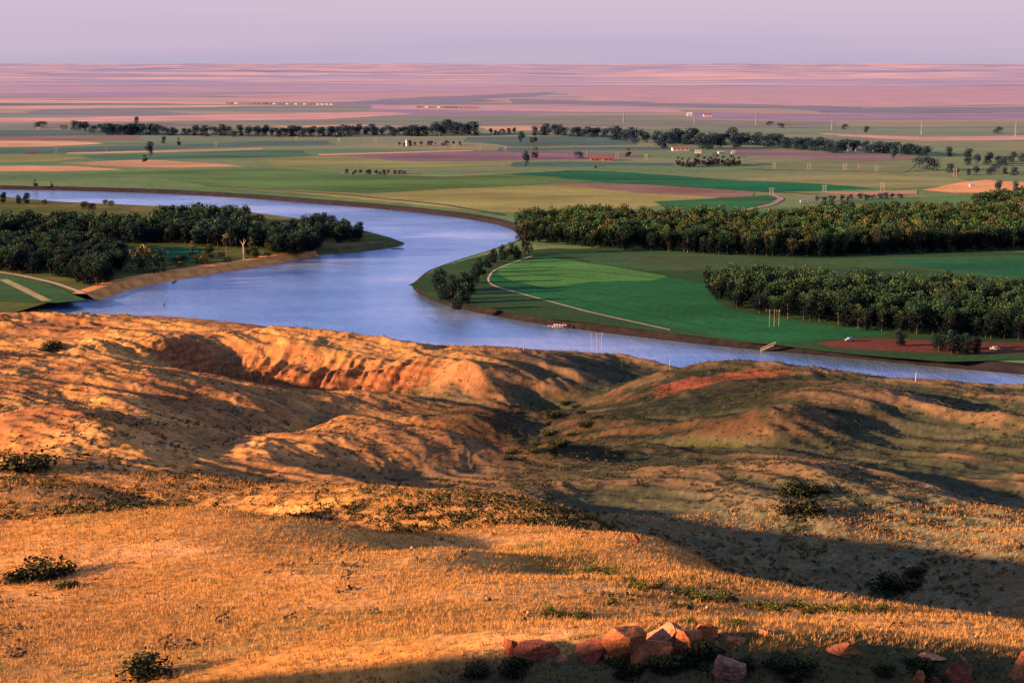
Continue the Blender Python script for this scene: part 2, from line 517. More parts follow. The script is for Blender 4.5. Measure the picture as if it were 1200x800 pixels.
def bank(name, edge, side, width, height, mat, seed, z0=-0.6):
    s = np.arange(len(edge)) * 1.0
    w = np.asarray(width) * (1 + 0.5 * noise1(s / 9, seed))
    rows = []
    prof = [(-0.25, 0.0), (0.0, 0.12), (0.18, 0.3), (0.4, 0.62), (0.6, 0.9), (0.8, 1.0), (1.0, 1.0)]
    for t, h in prof:
        p = inland(edge, w * t, side)
        j = noise1(s / 3 + t * 5, seed + 1) * 0.12 * (0.2 < t < 0.9)
        z = z0 + (LAND - z0) * np.clip(h + j, 0, 1.0) * (np.asarray(height) if t < 0.9 else 1.0)
        z = np.minimum(z, LAND + 0.0)
        rows.append(np.stack([p[:, 0], p[:, 1], z + np.zeros(len(p))], 1))
    n = len(edge); V = np.concatenate(rows)
    idx = np.arange(len(prof) * n).reshape(len(prof), n)
    q = np.stack([idx[:-1, :-1], idx[:-1, 1:], idx[1:, 1:], idx[1:, :-1]], -1).reshape(-1, 4)
    if side < 0: q = q[:, ::-1]
    o = mesh_np(name, V, q, mat=mat, smooth=False)
    return tag(o, kind='structure'), rows[-1][:, :2]


M_mud = plain_mat('dark_bank_mud', (.018, .016, .020), 0.5, 0.25)
M_sand = plain_mat('sandy_cut_bank', (.95, .33, .09), 0.5, 0.16)
M_shoal = plain_mat('grassy_shore', (.09, .10, .035), 0.45, 0.15)

nfe = len(far_edge)
far_bank, far_top = bank('river_bank', far_edge, 1, np.full(nfe, 7.0), np.ones(nfe), M_mud, 3)
nle = len(left_edge)
_sx = ground(372, 299)[0]
k0 = next(i for i in range(nle) if left_edge[i][1] < ground(400, 296.5)[1] and left_edge[i][0] < ground(384, 297)[0] and i > nle * 0.4)
wl = np.where(np.arange(nle) > k0, 17.0, 9.0)
wl = np.convolve(np.pad(wl, 6, 'edge'), np.ones(13) / 13, 'valid')
lt = inland(left_edge, wl, -1)
def bank_part(name, sl, mat, seed, sandy):
    e = left_edge[sl]; w = wl[sl]; n = len(e); s = np.arange(n) + (sl.start or 0)
    prof = [(-0.3, -0.6), (0.0, -0.05), (0.06, 0.25), (0.22, 0.55), (0.30, 1.9), (0.40, LAND - .3), (0.6, LAND), (1.0, LAND)] if sandy else \
           [(-0.3, -0.6), (0.0, -0.1), (0.3, 0.7), (0.55, 1.8), (0.8, 3.0), (1.0, LAND)]
    dd = np.gradient(left_edge, axis=0)[sl]; dd /= np.linalg.norm(dd, axis=1)[:, None] + 1e-9
    nn = np.stack([dd[:, 1], -dd[:, 0]], 1)
    rows = []
    for t, h in prof:
        j = noise1(s / 2.5 + t * 7, seed + 1) * (0.9 if 0.05 < t < 0.95 else 0)
        p = e + nn * (w * t + (2.6 if sandy else 1.4) * j)[:, None]
        rows.append(np.c_[p, np.minimum(h + 0.35 * j * (t < .38), LAND + .25) if t > 0 else np.full(n, h)])
    V = np.concatenate(rows); idx = np.arange(len(prof) * n).reshape(len(prof), n)
    q = np.stack([idx[:-1, :-1], idx[:-1, 1:], idx[1:, 1:], idx[1:, :-1]], -1).reshape(-1, 4)[:, ::-1]
    return tag(mesh_np(name, V, q, mat=mat), kind='structure')
bank_part('shore', slice(0, k0 + 1), M_shoal, 8, False)
bank_part('sand_bank', slice(k0, nle), M_sand, 8, True)
left_top = lt


def land_mat(name, stops, sc=0.004, rot=0.25):
    m, nt, b = new_mat(name)
    g = nt.nodes.new('ShaderNodeNewGeometry')
    mp = nd(nt, 'ShaderNodeMapping'); mp.inputs['Scale'].default_value = (0.35, 1, 1); mp.inputs['Rotation'].default_value = (0, 0, rot)
    nt.links.new(g.outputs['Position'], mp.inputs[0])
    f = noise_tex(nt, sc, 6, 0.6, mp.outputs[0])
    c = ramp(nt, f, stops)
    f2 = noise_tex(nt, 0.12, 5, 0.7)
    v = ramp(nt, f2, [(0.3, 0.72), (0.7, 1.25)])
    nt.links.new(mixc(nt, 1.0, c, v, 'MULTIPLY'), b.inputs['Base Color'])
    b.inputs['Roughness'].default_value = 1; b.inputs['Specular IOR Level'].default_value = 0.02
    return m

M_flat = land_mat('river_flat', [(0.3, (.07, .18, .08)), (0.5, (.125, .235, .10)), (0.64, (.20, .24, .12)), (0.78, (.29, .25, .16))], 0.006)
# distance haze painted into the plain's base colour: violet and grey farther off
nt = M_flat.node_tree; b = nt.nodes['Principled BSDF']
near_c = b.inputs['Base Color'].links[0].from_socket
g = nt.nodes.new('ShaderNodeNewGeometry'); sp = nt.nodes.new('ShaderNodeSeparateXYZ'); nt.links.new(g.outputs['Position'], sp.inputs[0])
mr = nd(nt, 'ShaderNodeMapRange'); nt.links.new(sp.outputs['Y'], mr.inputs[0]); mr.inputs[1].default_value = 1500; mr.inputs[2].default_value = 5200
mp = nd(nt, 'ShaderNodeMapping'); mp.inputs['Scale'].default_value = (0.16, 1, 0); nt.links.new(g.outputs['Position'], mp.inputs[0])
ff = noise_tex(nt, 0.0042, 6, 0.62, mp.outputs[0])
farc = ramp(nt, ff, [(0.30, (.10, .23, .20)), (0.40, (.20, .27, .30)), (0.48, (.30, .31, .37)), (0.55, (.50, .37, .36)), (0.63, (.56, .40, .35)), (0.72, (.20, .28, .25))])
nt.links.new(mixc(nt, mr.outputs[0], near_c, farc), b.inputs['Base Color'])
M_meadow = land_mat('meadow', [(0.3, (.06, .10, .03)), (0.5, (.10, .13, .04)), (0.7, (.22, .17, .07))], 0.02)

YN = 9000.0
far_poly = [tuple(p) for p in far_top]
far_poly += [(1400, far_poly[-1][1]), (5200, 1500), (5200, YN), (-5200, YN), (-5200, far_poly[0][1] - 300)]
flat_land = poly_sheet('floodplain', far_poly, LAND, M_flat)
lp = [tuple(p) for p in left_top]
e = lp[-1]
lp += [(e[0] - 3, e[1] - 30), (e[0] - 25, e[1] - 120), (-300, 560), (-900, 560), (-1500, 1200)]
left_land = poly_sheet('meadow', lp, LAND, M_meadow)

# water: one sheet with fine ripples
m, nt, b = new_mat('river_water')
wl_ = noise_tex(nt, 0.011, 4, 0.6, None, .45, 1.3, 1)
nt.links.new(ramp(nt, wl_, [(0.36, (.22, .48, .95)), (0.52, (.34, .60, 1.0)), (0.66, (.66, .76, 1.0))]), b.inputs['Base Color'])
nt.links.new(ramp(nt, wl_, [(0.35, .05), (0.65, .24)]), b.inputs['Roughness']); b.inputs['Metallic'].default_value = 0.62
b.inputs['Roughness'].default_value = 0.10; b.inputs['IOR'].default_value = 1.33; b.inputs['Specular IOR Level'].default_value = 0.5
f1 = noise_tex(nt, 0.10, 4, 0.6, None, 1, 0.5, 1); f2 = noise_tex(nt, 0.9, 3, 0.6)
ad = nd(nt, 'ShaderNodeMath', operation='MULTIPLY_ADD'); nt.links.new(f1, ad.inputs[0]); ad.inputs[1].default_value = 2.2; nt.links.new(f2, ad.inputs[2])
bp = nd(nt, 'ShaderNodeBump'); bp.inputs['Strength'].default_value = 0.5; bp.inputs['Distance'].default_value = 0.6
nt.links.new(ad.outputs[0], bp.inputs['Height']); nt.links.new(bp.outputs[0], b.inputs['Normal'])
M_water = m
river = poly_sheet('river', [(-2600, 480), (2500, 480), (2500, 1500), (-300, 1500), (-2600, 2400)], 0.0, M_water)

# distant plain, rising slightly to the skyline
def plain_z(x, y):
    d = np.hypot(x, y)
    z = LAND - 0.6 + np.clip(d - 8600, 0, None) * 0.0033
    w = sstep(7500, 16000, d)
    z = z + w * (fbm(x / 5200, y / 2600, 301, 4) * 62 + fbm(x / 1300, y / 900, 303, 3) * 22)
    return z

us = np.linspace(-0.75, 0.75, 420); ds = np.geomspace(8600, 42000, 170)
U, Dd = np.meshgrid(us, ds); X = U * Dd; Y = Dd
Z = plain_z(X, Y)
idx = np.arange(X.size).reshape(X.shape)
q = np.stack([idx[:-1, :-1], idx[:-1, 1:], idx[1:, 1:], idx[1:, :-1]], -1).reshape(-1, 4)
m, nt, b = new_mat('distant_prairie')
g = nt.nodes.new('ShaderNodeNewGeometry')
mp = nd(nt, 'ShaderNodeMapping'); mp.inputs['Scale'].default_value = (0.22, 1, 0.0); nt.links.new(g.outputs['Position'], mp.inputs[0])
f = noise_tex(nt, 0.0011, 7, 0.62, mp.outputs[0])
c = ramp(nt, f, [(0.30, (.19, .30, .42)), (0.42, (.32, .34, .50)), (0.50, (.42, .39, .52)), (0.57, (.60, .46, .48)), (0.66, (.68, .50, .46)), (0.76, (.30, .33, .44))])  # lavender and pink of distance haze painted into the ground colour
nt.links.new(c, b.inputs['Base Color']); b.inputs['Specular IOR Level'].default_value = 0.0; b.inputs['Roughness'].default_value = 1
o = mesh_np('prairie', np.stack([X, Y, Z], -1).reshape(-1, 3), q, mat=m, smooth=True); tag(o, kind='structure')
# ------------------------------------------------------------------ fields, tracks
FZ = [LAND + 0.012]
_fm = {}


def field_mat(c, rows=0.0):
    k = (c, rows)
    if k in _fm: return _fm[k]
    m, nt, b = new_mat('crop_field')
    f = noise_tex(nt, 0.012, 6, 0.65, None, 0.4, 1, 1)
    f2 = noise_tex(nt, 0.35, 3, 0.6)
    lo = tuple(x * 0.62 for x in c); hi = tuple(min(1, x * 1.45) for x in c)
    col = ramp(nt, f, [(0.28, lo), (0.5, c), (0.74, hi)])
    v = ramp(nt, f2, [(0.3, 0.78), (0.7, 1.2)])
    col = mixc(nt, 1.0, col, v, 'MULTIPLY')
    if rows:
        g = nt.nodes.new('ShaderNodeNewGeometry')
        w = nd(nt, 'ShaderNodeTexWave'); w.inputs['Scale'].default_value = rows; w.inputs['Distortion'].default_value = 1.2; w.inputs['Detail'].default_value = 2
        mp = nd(nt, 'ShaderNodeMapping'); mp.inputs['Rotation'].default_value = (0, 0, math.radians(118))
        nt.links.new(g.outputs['Position'], mp.inputs[0]); nt.links.new(mp.outputs[0], w.inputs['Vector'])
        r = ramp(nt, w.outputs['Fac'], [(0.05, 0.62), (0.25, 1.0), (1.0, 1.1)])
        col = mixc(nt, 1.0, col, r, 'MULTIPLY')
    # distance haze mixed into the field colour, lavender farther off
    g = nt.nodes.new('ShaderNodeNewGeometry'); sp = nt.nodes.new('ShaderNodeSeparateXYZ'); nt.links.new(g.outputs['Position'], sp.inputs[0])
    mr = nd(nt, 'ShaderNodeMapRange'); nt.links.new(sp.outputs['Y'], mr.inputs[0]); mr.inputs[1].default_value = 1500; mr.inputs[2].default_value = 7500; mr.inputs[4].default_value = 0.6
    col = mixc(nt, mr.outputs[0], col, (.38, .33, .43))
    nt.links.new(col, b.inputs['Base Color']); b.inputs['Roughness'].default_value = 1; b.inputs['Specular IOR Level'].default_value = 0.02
    _fm[k] = m
    return m


def field(pts, c, name='field', rows=0.0):
    w = []
    n = len(pts)
    for i in range(n):
        a = pts[i]; b = pts[(i + 1) % n]
        k = max(1, int(math.hypot(b[0] - a[0], b[1] - a[1]) / 5))
        for j in range(k):
            t = j / k
            w.append((a[0] + (b[0] - a[0]) * t, a[1] + (b[1] - a[1]) * t))
    g = []
    for (px, py) in w:
        x, y, _ = ground(px, py, LAND)
        jit = 0.006 * y * pnoise(np.array(x / 160.0), np.array(y / 160.0), 401) + 0.0022 * y * pnoise(np.array(x / 23.0), np.array(y / 23.0), 403)
        g.append((x + float(jit), y + float(jit)))
    FZ[0] += 0.005
    return poly_sheet(name, g, FZ[0], field_mat(c, rows))


PK = (.50, .35, .38); ST = (.54, .36, .22); TL = (.060, .15, .125); GR = (.055, .17, .055); OL = (.21, .26, .10)
BT = (.15, .20, .27); BG = (.26, .22, .32); BR = (.22, .155, .13); PU = (.19, .14, .17); BRG = (.018, .125, .060); LM = (.09, .20, .07)
FT = (.16, .22, .17)
for pts, c in (
    ([(-60,101),(400,99),(820,103),(1260,97),(1260,106),(800,108),(400,107),(-60,109)], (.47,.37,.47)),
    ([(650,108),(760,105),(900,109),(1100,102),(1260,101),(1260,122),(1000,125),(850,121),(700,117)], PK),
    ([(-60,110),(150,108),(330,110),(300,113),(-60,114)], (.30,.27,.42)),
    ([(240,112),(420,109),(600,107),(640,108),(520,113),(400,116),(300,114)], PK),
    ([(600,116),(700,118.5),(850,123),(1010,125.5),(1010,128.5),(850,127),(700,123),(600,121)], BT),
    ([(330,123),(430,118),(520,113.5),(600,109.5),(650,109),(640,112),(560,116),(600,119),(430,124)], BT),
    ([(940,127),(1100,128),(1260,124),(1260,130),(1100,134),(960,132)], BT),
    ([(-60,116),(130,118.5),(300,120.5),(300,122.5),(130,121),(-60,120)], (.66,.44,.36)),
    ([(-60,121),(90,122),(115,123),(-60,124.5)], TL),
    ([(-60,125.5),(100,124),(330,122.8),(240,126),(100,127.5),(-60,128.5)], (.62,.40,.34)),
    ([(20,131),(60,129),(190,131),(230,133),(190,134),(60,134)], BT),
    ([(430,123),(600,124),(780,127),(800,132),(640,131),(450,128)], PK),
    ([(420,128),(560,130),(690,133),(560,136),(440,134)], BG),
    ([(-60,138),(100,137.5),(300,134),(430,131),(480,134),(380,140),(100,142.5),(-60,143.5)], (.58,.36,.33)),
    ([(800,131),(960,134),(1260,132),(1260,139),(960,142),(800,138)], BG),
    ([(-60,146),(300,142),(420,141),(700,139),(980,143),(980,150),(600,147),(300,147),(-60,153)], FT),
    ([(320,148),(420,146),(430,148.5),(330,150)], ST),
    ([(560,148),(640,147),(650,152),(580,154)], ST),
    ([(-60,153),(130,153),(250,158),(-60,160)], TL),
    ([(-60,160),(160,159),(170,164),(-60,166)], BR),
    ([(-60,165.5),(70,165),(132,168),(60,171.5),(-60,173.5)], (.58,.40,.22)),
    ([(-60,174),(110,172),(200,170),(300,166),(385,165),(395,170),(300,172),(200,175),(40,180),(-60,179)], TL),
    ([(80,179),(180,177),(300,174.3),(300,175.7),(180,178.6),(80,180.6)], ST),
    ([(100,182),(180,180),(300,176.5),(350,177),(372,182),(340,184),(200,187),(130,187)], (.05,.16,.09)),
    ([(-60,183),(60,181),(110,185),(60,190),(-60,191)], OL),
    ([(70,191),(170,187),(230,191),(290,195),(200,197),(120,195)], (.46,.30,.17)),
    ([(-60,194),(80,195),(150,199),(60,201),(-60,200)], (.52,.33,.19)),
    ([(300,186),(400,183),(470,189),(610,189),(610,193),(470,197),(330,196)], OL),
    ([(375,182),(470,179),(565,177),(640,177.5),(770,182),(700,187),(600,188),(480,189)], PU),
    ([(378,180.6),(560,175.8),(560,177),(378,182)], ST),
    ([(545,161),(735,159),(745,170),(600,172),(545,166)], TL),
    ([(590,173),(800,172),(800,175.5),(590,176.5)], (.07,.15,.14)),
    ([(600,190),(790,191),(790,194),(600,195)], TL),
    ([(850,175),(1040,180),(1085,187),(1010,189),(870,183)], (.20,.165,.165)),
    ([(960,156),(1090,161),(1260,158),(1260,163),(1090,166),(980,160)], (.50,.32,.27)),
    ([(880,183),(1010,189),(1080,190),(1060,203),(900,199),(870,192)], (.17,.23,.12)),
    ([(95,204),(200,200),(310,197),(400,202),(500,207),(400,211),(300,212),(180,209.5)], LM),
    ([(190,211),(300,213),(430,210),(600,204),(640,207),(700,213),(620,217),(520,222),(430,226),(330,222),(230,217)], (.095,.20,.065)),
    ([(240,219),(330,223),(430,227),(540,221),(640,218),(760,221),(850,231),(740,246),(610,250),(560,248),(450,236),(330,226)], (.25,.27,.10)),
    ([(570,204),(650,200),(730,202),(870,211),(700,212),(640,207)], BRG),
    ([(640,208),(720,212.5),(870,211.5),(1040,220),(900,226),(800,218.5),(720,214.5)], (.02,.16,.075)),
    ([(635,214.5),(710,214.5),(800,219.5),(880,226.5),(880,233),(760,226.5)], BR),
    ([(870,209.5),(1000,204),(1120,209),(1150,216),(1050,221.5),(900,212)], (.22,.26,.115)),
    ([(770,236),(905,229),(918,235),(850,249),(780,246)], (.035,.15,.06)),
    ([(985,237),(1060,232),(1150,228),(1190,234),(1160,245),(1030,243)], (.10,.21,.075)),
    ([(1085,222.5),(1125,214),(1150,211.5),(1230,215),(1230,221),(1160,226),(1120,226)], (.62,.34,.16)),
    ([(960,225),(1080,223),(1080,227),(1000,230)], (.42,.27,.19)),
):
    field(pts, c)
# inside the right-hand bend
field([(482,334),(520,312),(575,298),(640,292),(1260,296),(1260,420),(1100,424),(950,411),(800,395),(640,374),(520,352)], (.035,.085,.035))
field([(650,297),(740,291),(900,303),(1000,304),(1260,298),(1260,334),(1060,317),(940,312),(830,316),(760,318),(700,309)], (.05,.12,.05))
field([(735,298),(830,302),(940,308),(1010,318),(900,314),(790,318),(735,309)], (.060,.110,.050))
field([(1030,306),(1260,300),(1260,331),(1130,322)], (.025,.13,.06))
field([(574,323),(600,308),(640,301),(720,313),(828,334),(850,362),(950,380),(1050,390),(1000,396),(930,402),(870,400),(785,386),(680,364),(576,333)], (.020,.125,.046))
field([(580,320),(602,308),(640,302),(700,310),(780,325),(760,330),(690,331),(640,338),(600,330)], (.070,.215,.055))  # sunlit part of the same field, painted in as lighter green
field([(955,403),(1000,397),(1100,399),(1260,404),(1260,416),(1080,413),(980,409)], (.15,.058,.042))
# inside the left-hand bend
field([(122,290),(225,292),(226,304),(150,309),(125,300)], (.02,.13,.06))
field([(-60,321),(0,321),(48,331),(100,352),(60,356),(-60,352)], (.045,.12,.045))
field([(160,244),(270,249),(345,259),(300,262),(180,252)], (.13,.17,.06))
field([(280,258),(345,262),(345,272),(300,272)], (.30,.20,.10))


def ribbon(name, pts, w, mat, z=None):
    p = smooth_line(resample([ground(a, b, LAND)[:2] for a, b in pts], 5.0), 4)
    l = inland(p, np.full(len(p), w / 2), 1); r = inland(p, np.full(len(p), w / 2), -1)
    FZ[0] += 0.005
    n = len(p); V = np.concatenate([np.c_[r, np.full(n, FZ[0])], np.c_[l, np.full(n, FZ[0])]])
    i = np.arange(n - 1)
    o = mesh_np(name, V, np.stack([i, i + 1, n + i + 1, n + i], 1), mat=mat)
    return tag(o, kind='structure')


M_track = plain_mat('pale_dirt_track', (.48, .40, .30), 0.3, 0.3)
M_ditch = plain_mat('dark_ditch', (.05, .07, .05), 0.3, 0.1)
ribbon('track', [(625,300),(598,309),(577,318),(571,328),(576,335),(620,347),(690,366),(785,387)], 1.3, M_track)
ribbon('track', [(-20,316),(30,324),(68,333),(98,344)], 3.0, M_track)
ribbon('track', [(4,328),(25,338),(55,353)], 5.0, plain_mat('worn_track', (.33, .30, .13), 0.3, 0.2))
ribbon('road', [(905,228),(916,233),(905,240),(870,247),(830,254)], 6, plain_mat('farm_road', (.32, .24, .21), 0.3, 0.1))
ribbon('road', [(640,213.8),(760,216),(880,224),(960,228)], 5, M_ditch)
ribbon('ditch', [(240,218),(400,228),(520,240),(590,252)], 6, M_ditch)
ribbon('road', [(400,203),(520,207),(600,203),(660,200)], 5, plain_mat('gravel_road', (.46, .34, .26), 0.2, 0.05))
ribbon('ditch', [(700,291),(780,305),(830,318)], 3, M_ditch)
ribbon('ditch', [(870,198.3),(1000,200.5),(1080,201)], 5, M_ditch)

M_furrow = plain_mat('damp_furrow', (.016, .060, .030), 0.4, 0.1)
for pts in ([(592,319),(680,326),(770,334),(826,343)], [(610,312),(690,318),(790,328)], [(586,327),(640,339),(760,350)], [(700,345),(800,362),(900,381)], [(640,343),(740,366),(850,388)]):
    ribbon('ditch', pts, 1.1, M_furrow)
# ------------------------------------------------------------------ trees
rng = np.random.default_rng(7)


def leaf_mat(name):
    m, nt, b = new_mat(name)
    at = nd(nt, 'ShaderNodeAttribute'); at.attribute_name = 'col'
    oi = nt.nodes.new('ShaderNodeObjectInfo')
    v = ramp(nt, oi.outputs['Random'], [(0.0, (.45, .55, .62)), (0.45, (.85, .9, .9)), (0.8, (1.1, 1.12, 1.0)), (1.0, (1.25, 1.3, .95))])
    nt.links.new(mixc(nt, 1.0, at.outputs['Color'], v, 'MULTIPLY'), b.inputs['Base Color'])
    b.inputs['Roughness'].default_value = 0.75; b.inputs['Specular IOR Level'].default_value = 0.08
    return m

M_leaf = leaf_mat('leaves')
M_bark = plain_mat('bark', (.16, .12, .09), 0.4, 1.5)
M_deadwood = plain_mat('bleached_wood', (.33, .25, .19), 0.25, 2.0)


def crown_arrays(h, w, nleaf, leaf, seed, base=0.18, top=(.105, .110, .022), low=(.010, .020, .012), lobes=14, shape=1.0):
    """leaf clumps scattered on lobes through the crown's volume"""
    r = np.random.default_rng(seed)
    zc = r.uniform(base + 0.1, 0.86, lobes) * h
    lim = w * 0.5 * np.sqrt(np.clip(1 - ((zc / h - 0.50) / 0.52) ** 2, 0.05, 1)) * shape
    an = r.uniform(0, 2 * np.pi, lobes); rr = lim * np.sqrt(r.uniform(0.1, 1, lobes)) * 0.72
    cx, cy = rr * np.cos(an), rr * np.sin(an)
    rad = r.uniform(0.17, 0.30, lobes) * w
    zc[0] = h - rad[0] * 0.85; cx[0] *= 0.3; cy[0] *= 0.3
    k = r.integers(0, lobes, nleaf)
    d = r.normal(size=(nleaf, 3)); d /= np.linalg.norm(d, axis=1)[:, None]
    ro = rad[k] * np.clip(r.normal(0.88, 0.2, nleaf), 0.2, 1.25)
    P = np.stack([cx[k], cy[k], zc[k]], 1) + d * ro[:, None] * np.array([1, 1, 0.85])
    P[:, 2] = np.clip(P[:, 2], base * h * 0.6, h)
    a = d + r.normal(0, 0.6, (nleaf, 3)); a /= np.linalg.norm(a, axis=1)[:, None]
    t = np.cross(a, r.normal(size=(nleaf, 3))); t /= np.linalg.norm(t, axis=1)[:, None]
    u = np.cross(a, t)
    s = leaf * r.uniform(0.55, 1.25, nleaf)[:, None]
    V = np.stack([P - t * s, P - u * s * 0.62, P + t * s, P + u * s * 0.62], 1)
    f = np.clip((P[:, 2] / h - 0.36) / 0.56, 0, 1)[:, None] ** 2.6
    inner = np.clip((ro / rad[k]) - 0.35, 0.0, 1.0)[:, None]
    c = (np.array(low) * (1 - f) + np.array(top) * f) * (0.55 + 0.6 * inner) * r.uniform(0.65, 1.4, (nleaf, 1))  # shade painted into the leaves: darker low and inside, lighter on top
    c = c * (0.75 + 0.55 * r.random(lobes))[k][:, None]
    C = np.repeat(c, 4, 0)
    return V.reshape(-1, 3), np.arange(nleaf * 4).reshape(-1, 4), C


def trunk_mesh(h, w, seed, r0=0.32, limbs=5):
    r = random.Random(seed); mb = MB()
    p = Vector((0, 0, -0.3)); d = Vector((r.uniform(-.06, .06), r.uniform(-.06, .06), 1)); rad = r0
    n = 4
    for i in range(n):
        q = p + d * (h * 0.62 / n); mb.tube(p, q, rad, rad * 0.8, 7, False); rad *= 0.8
        if i >= 1:
            for _ in range(limbs // 2):
                a = r.uniform(0, 2 * math.pi); L = w * r.uniform(0.28, 0.45)
                mb.tube(q, q + Vector((math.cos(a) * L, math.sin(a) * L, L * r.uniform(0.6, 1.1))), rad * 0.55, rad * 0.15, 5, False)
        p = q; d += Vector((r.uniform(-.14, .14), r.uniform(-.14, .14), 0))
    return mb


class TreeKind:
    def __init__(s, name, h, w, n, leaf, seed, **kw):
        s.name, s.h, s.w = name, h, w
        s.V, s.Q, s.C = crown_arrays(h, w, n, leaf, seed, **kw)
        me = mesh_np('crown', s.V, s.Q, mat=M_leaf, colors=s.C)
        s.crown = me.data; bpy.data.objects.remove(me)
        t = trunk_mesh(h, w, seed).build('trunk', M_bark)
        s.trunk = t.data; bpy.data.objects.remove(t)


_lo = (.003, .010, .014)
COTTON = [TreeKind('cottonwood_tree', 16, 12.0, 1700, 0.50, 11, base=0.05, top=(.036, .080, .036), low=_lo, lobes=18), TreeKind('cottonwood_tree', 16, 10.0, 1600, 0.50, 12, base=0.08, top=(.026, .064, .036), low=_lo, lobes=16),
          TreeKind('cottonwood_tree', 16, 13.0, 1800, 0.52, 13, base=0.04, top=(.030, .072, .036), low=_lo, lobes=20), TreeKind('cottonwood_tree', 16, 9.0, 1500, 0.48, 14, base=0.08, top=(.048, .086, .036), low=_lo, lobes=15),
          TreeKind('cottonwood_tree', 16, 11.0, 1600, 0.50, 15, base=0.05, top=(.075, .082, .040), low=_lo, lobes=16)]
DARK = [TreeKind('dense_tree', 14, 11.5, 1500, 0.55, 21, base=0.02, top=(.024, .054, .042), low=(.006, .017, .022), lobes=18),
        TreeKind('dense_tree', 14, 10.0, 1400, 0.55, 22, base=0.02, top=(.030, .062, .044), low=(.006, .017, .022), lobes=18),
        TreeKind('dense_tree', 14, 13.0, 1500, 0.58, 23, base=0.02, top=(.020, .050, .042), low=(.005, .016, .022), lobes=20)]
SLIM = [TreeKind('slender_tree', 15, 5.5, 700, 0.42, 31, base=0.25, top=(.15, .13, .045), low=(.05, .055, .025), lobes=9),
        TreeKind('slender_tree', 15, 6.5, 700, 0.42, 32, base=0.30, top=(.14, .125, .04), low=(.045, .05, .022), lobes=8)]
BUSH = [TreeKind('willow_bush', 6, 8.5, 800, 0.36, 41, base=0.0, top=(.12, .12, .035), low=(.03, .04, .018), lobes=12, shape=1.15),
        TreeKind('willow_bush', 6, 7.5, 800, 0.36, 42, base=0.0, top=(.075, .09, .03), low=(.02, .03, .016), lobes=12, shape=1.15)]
_trng = random.Random(5)


def plant(kind, x, y, z, hh, label, group=None, wide=1.0, name=None):
    """one tree standing on the ground: an empty with crown and trunk"""
    s = hh / kind.h
    o = empty(name or kind.name, (x, y, z), _trng.uniform(0, 6.28), label, 'tree' if 'tree' in (name or kind.name) else 'bush', group)
    o.scale = (s * wide, s * wide, s)
    for nm, me in (('crown', kind.crown), ('trunk', kind.trunk)):
        c = bpy.data.objects.new(nm, me); COL.objects.link(c); c.parent = o
    return o


def mass(name, kinds, pts, mat_kind='stuff'):
    """a far wood that reads as one mass"""
    Vs, Cs = [], []
    r = np.random.default_rng(len(pts))
    for (x, y, z, hh, wide) in pts:
        k = kinds[r.integers(len(kinds))]
        keep = r.permutation(len(k.Q))[:min(len(k.Q), 620)]
        sel = (k.Q[keep]).ravel()
        s = hh / k.h; a = r.uniform(0, 6.28); ca, sa = math.cos(a), math.sin(a)
        v = k.V[sel].reshape(-1, 4, 3); c0 = v.mean(1, keepdims=True); v = (c0 + (v - c0) * 1.35).reshape(-1, 3)
        Vs.append(np.stack([(v[:, 0] * ca - v[:, 1] * sa) * s * wide + x, (v[:, 0] * sa + v[:, 1] * ca) * s * wide + y, v[:, 2] * s + z], 1))
        Cs.append(k.C[sel] * np.array([[1, 1, 1]]) * r.uniform(0.65, 1.35) * np.array([r.uniform(.9, 1.2), 1, r.uniform(.8, 1.1)]))
    V = np.concatenate(Vs); C = np.concatenate(Cs)
    o = mesh_np(name, V, np.arange(len(V)).reshape(-1, 4), mat=M_leaf, colors=C)
    return tag(o, kind=mat_kind)


def inpoly(x, y, poly):
    c = False; n = len(poly)
    for i in range(n):
        x0, y0 = poly[i]; x1, y1 = poly[(i + 1) % n]
        if (y0 > y) != (y1 > y) and x < (x1 - x0) * (y - y0) / (y1 - y0) + x0: c = not c
    return c


def scatter(poly_px, step, seed, jit=0.42):
    poly = [ground(a, b, LAND)[:2] for a, b in poly_px]
    xs = [p[0] for p in poly]; ys = [p[1] for p in poly]
    r = random.Random(seed); out = []
    y = min(ys); row = 0
    while y < max(ys):
        x = min(xs) + (row % 2) * step / 2
        while x < max(xs):
            X = x + r.uniform(-jit, jit) * step; Y = y + r.uniform(-jit, jit) * step
            if inpoly(X, Y, poly): out.append((X, Y))
            x += step
        y += step * 0.9; row += 1
    return out


def front_of(pts, n, per=3.2):
    """the trees that show largest: nearest in each narrow view column, front first"""
    cols = {}
    for p in pts: cols.setdefault(int((p[0] / p[1]) * F / per), []).append(p)
    for v in cols.values(): v.sort(key=lambda p: p[1])
    out = []; d = 0
    while len(out) < n and d < 30:
        lay = [v[d] for v in cols.values() if len(v) > d]
        lay.sort(key=lambda p: p[1]); out += lay[:n - len(out)]; d += 1
    s = set(out)
    return out, [p for p in pts if p not in s]


def wood(poly, step, seed, kinds, nind, label, group, hmin, hmax, massname, wide=1.0):
    pts = scatter(poly, step, seed)
    fr, rest = front_of(pts, nind)
    for (x, y) in fr:
        plant(_trng.choice(kinds), x, y, LAND, _trng.uniform(hmin, hmax), label, group, wide * _trng.uniform(.9, 1.15))
    if rest:
        mass(massname, kinds, [(x, y, LAND, _trng.uniform(hmin, hmax), wide * _trng.uniform(.9, 1.15)) for x, y in rest])


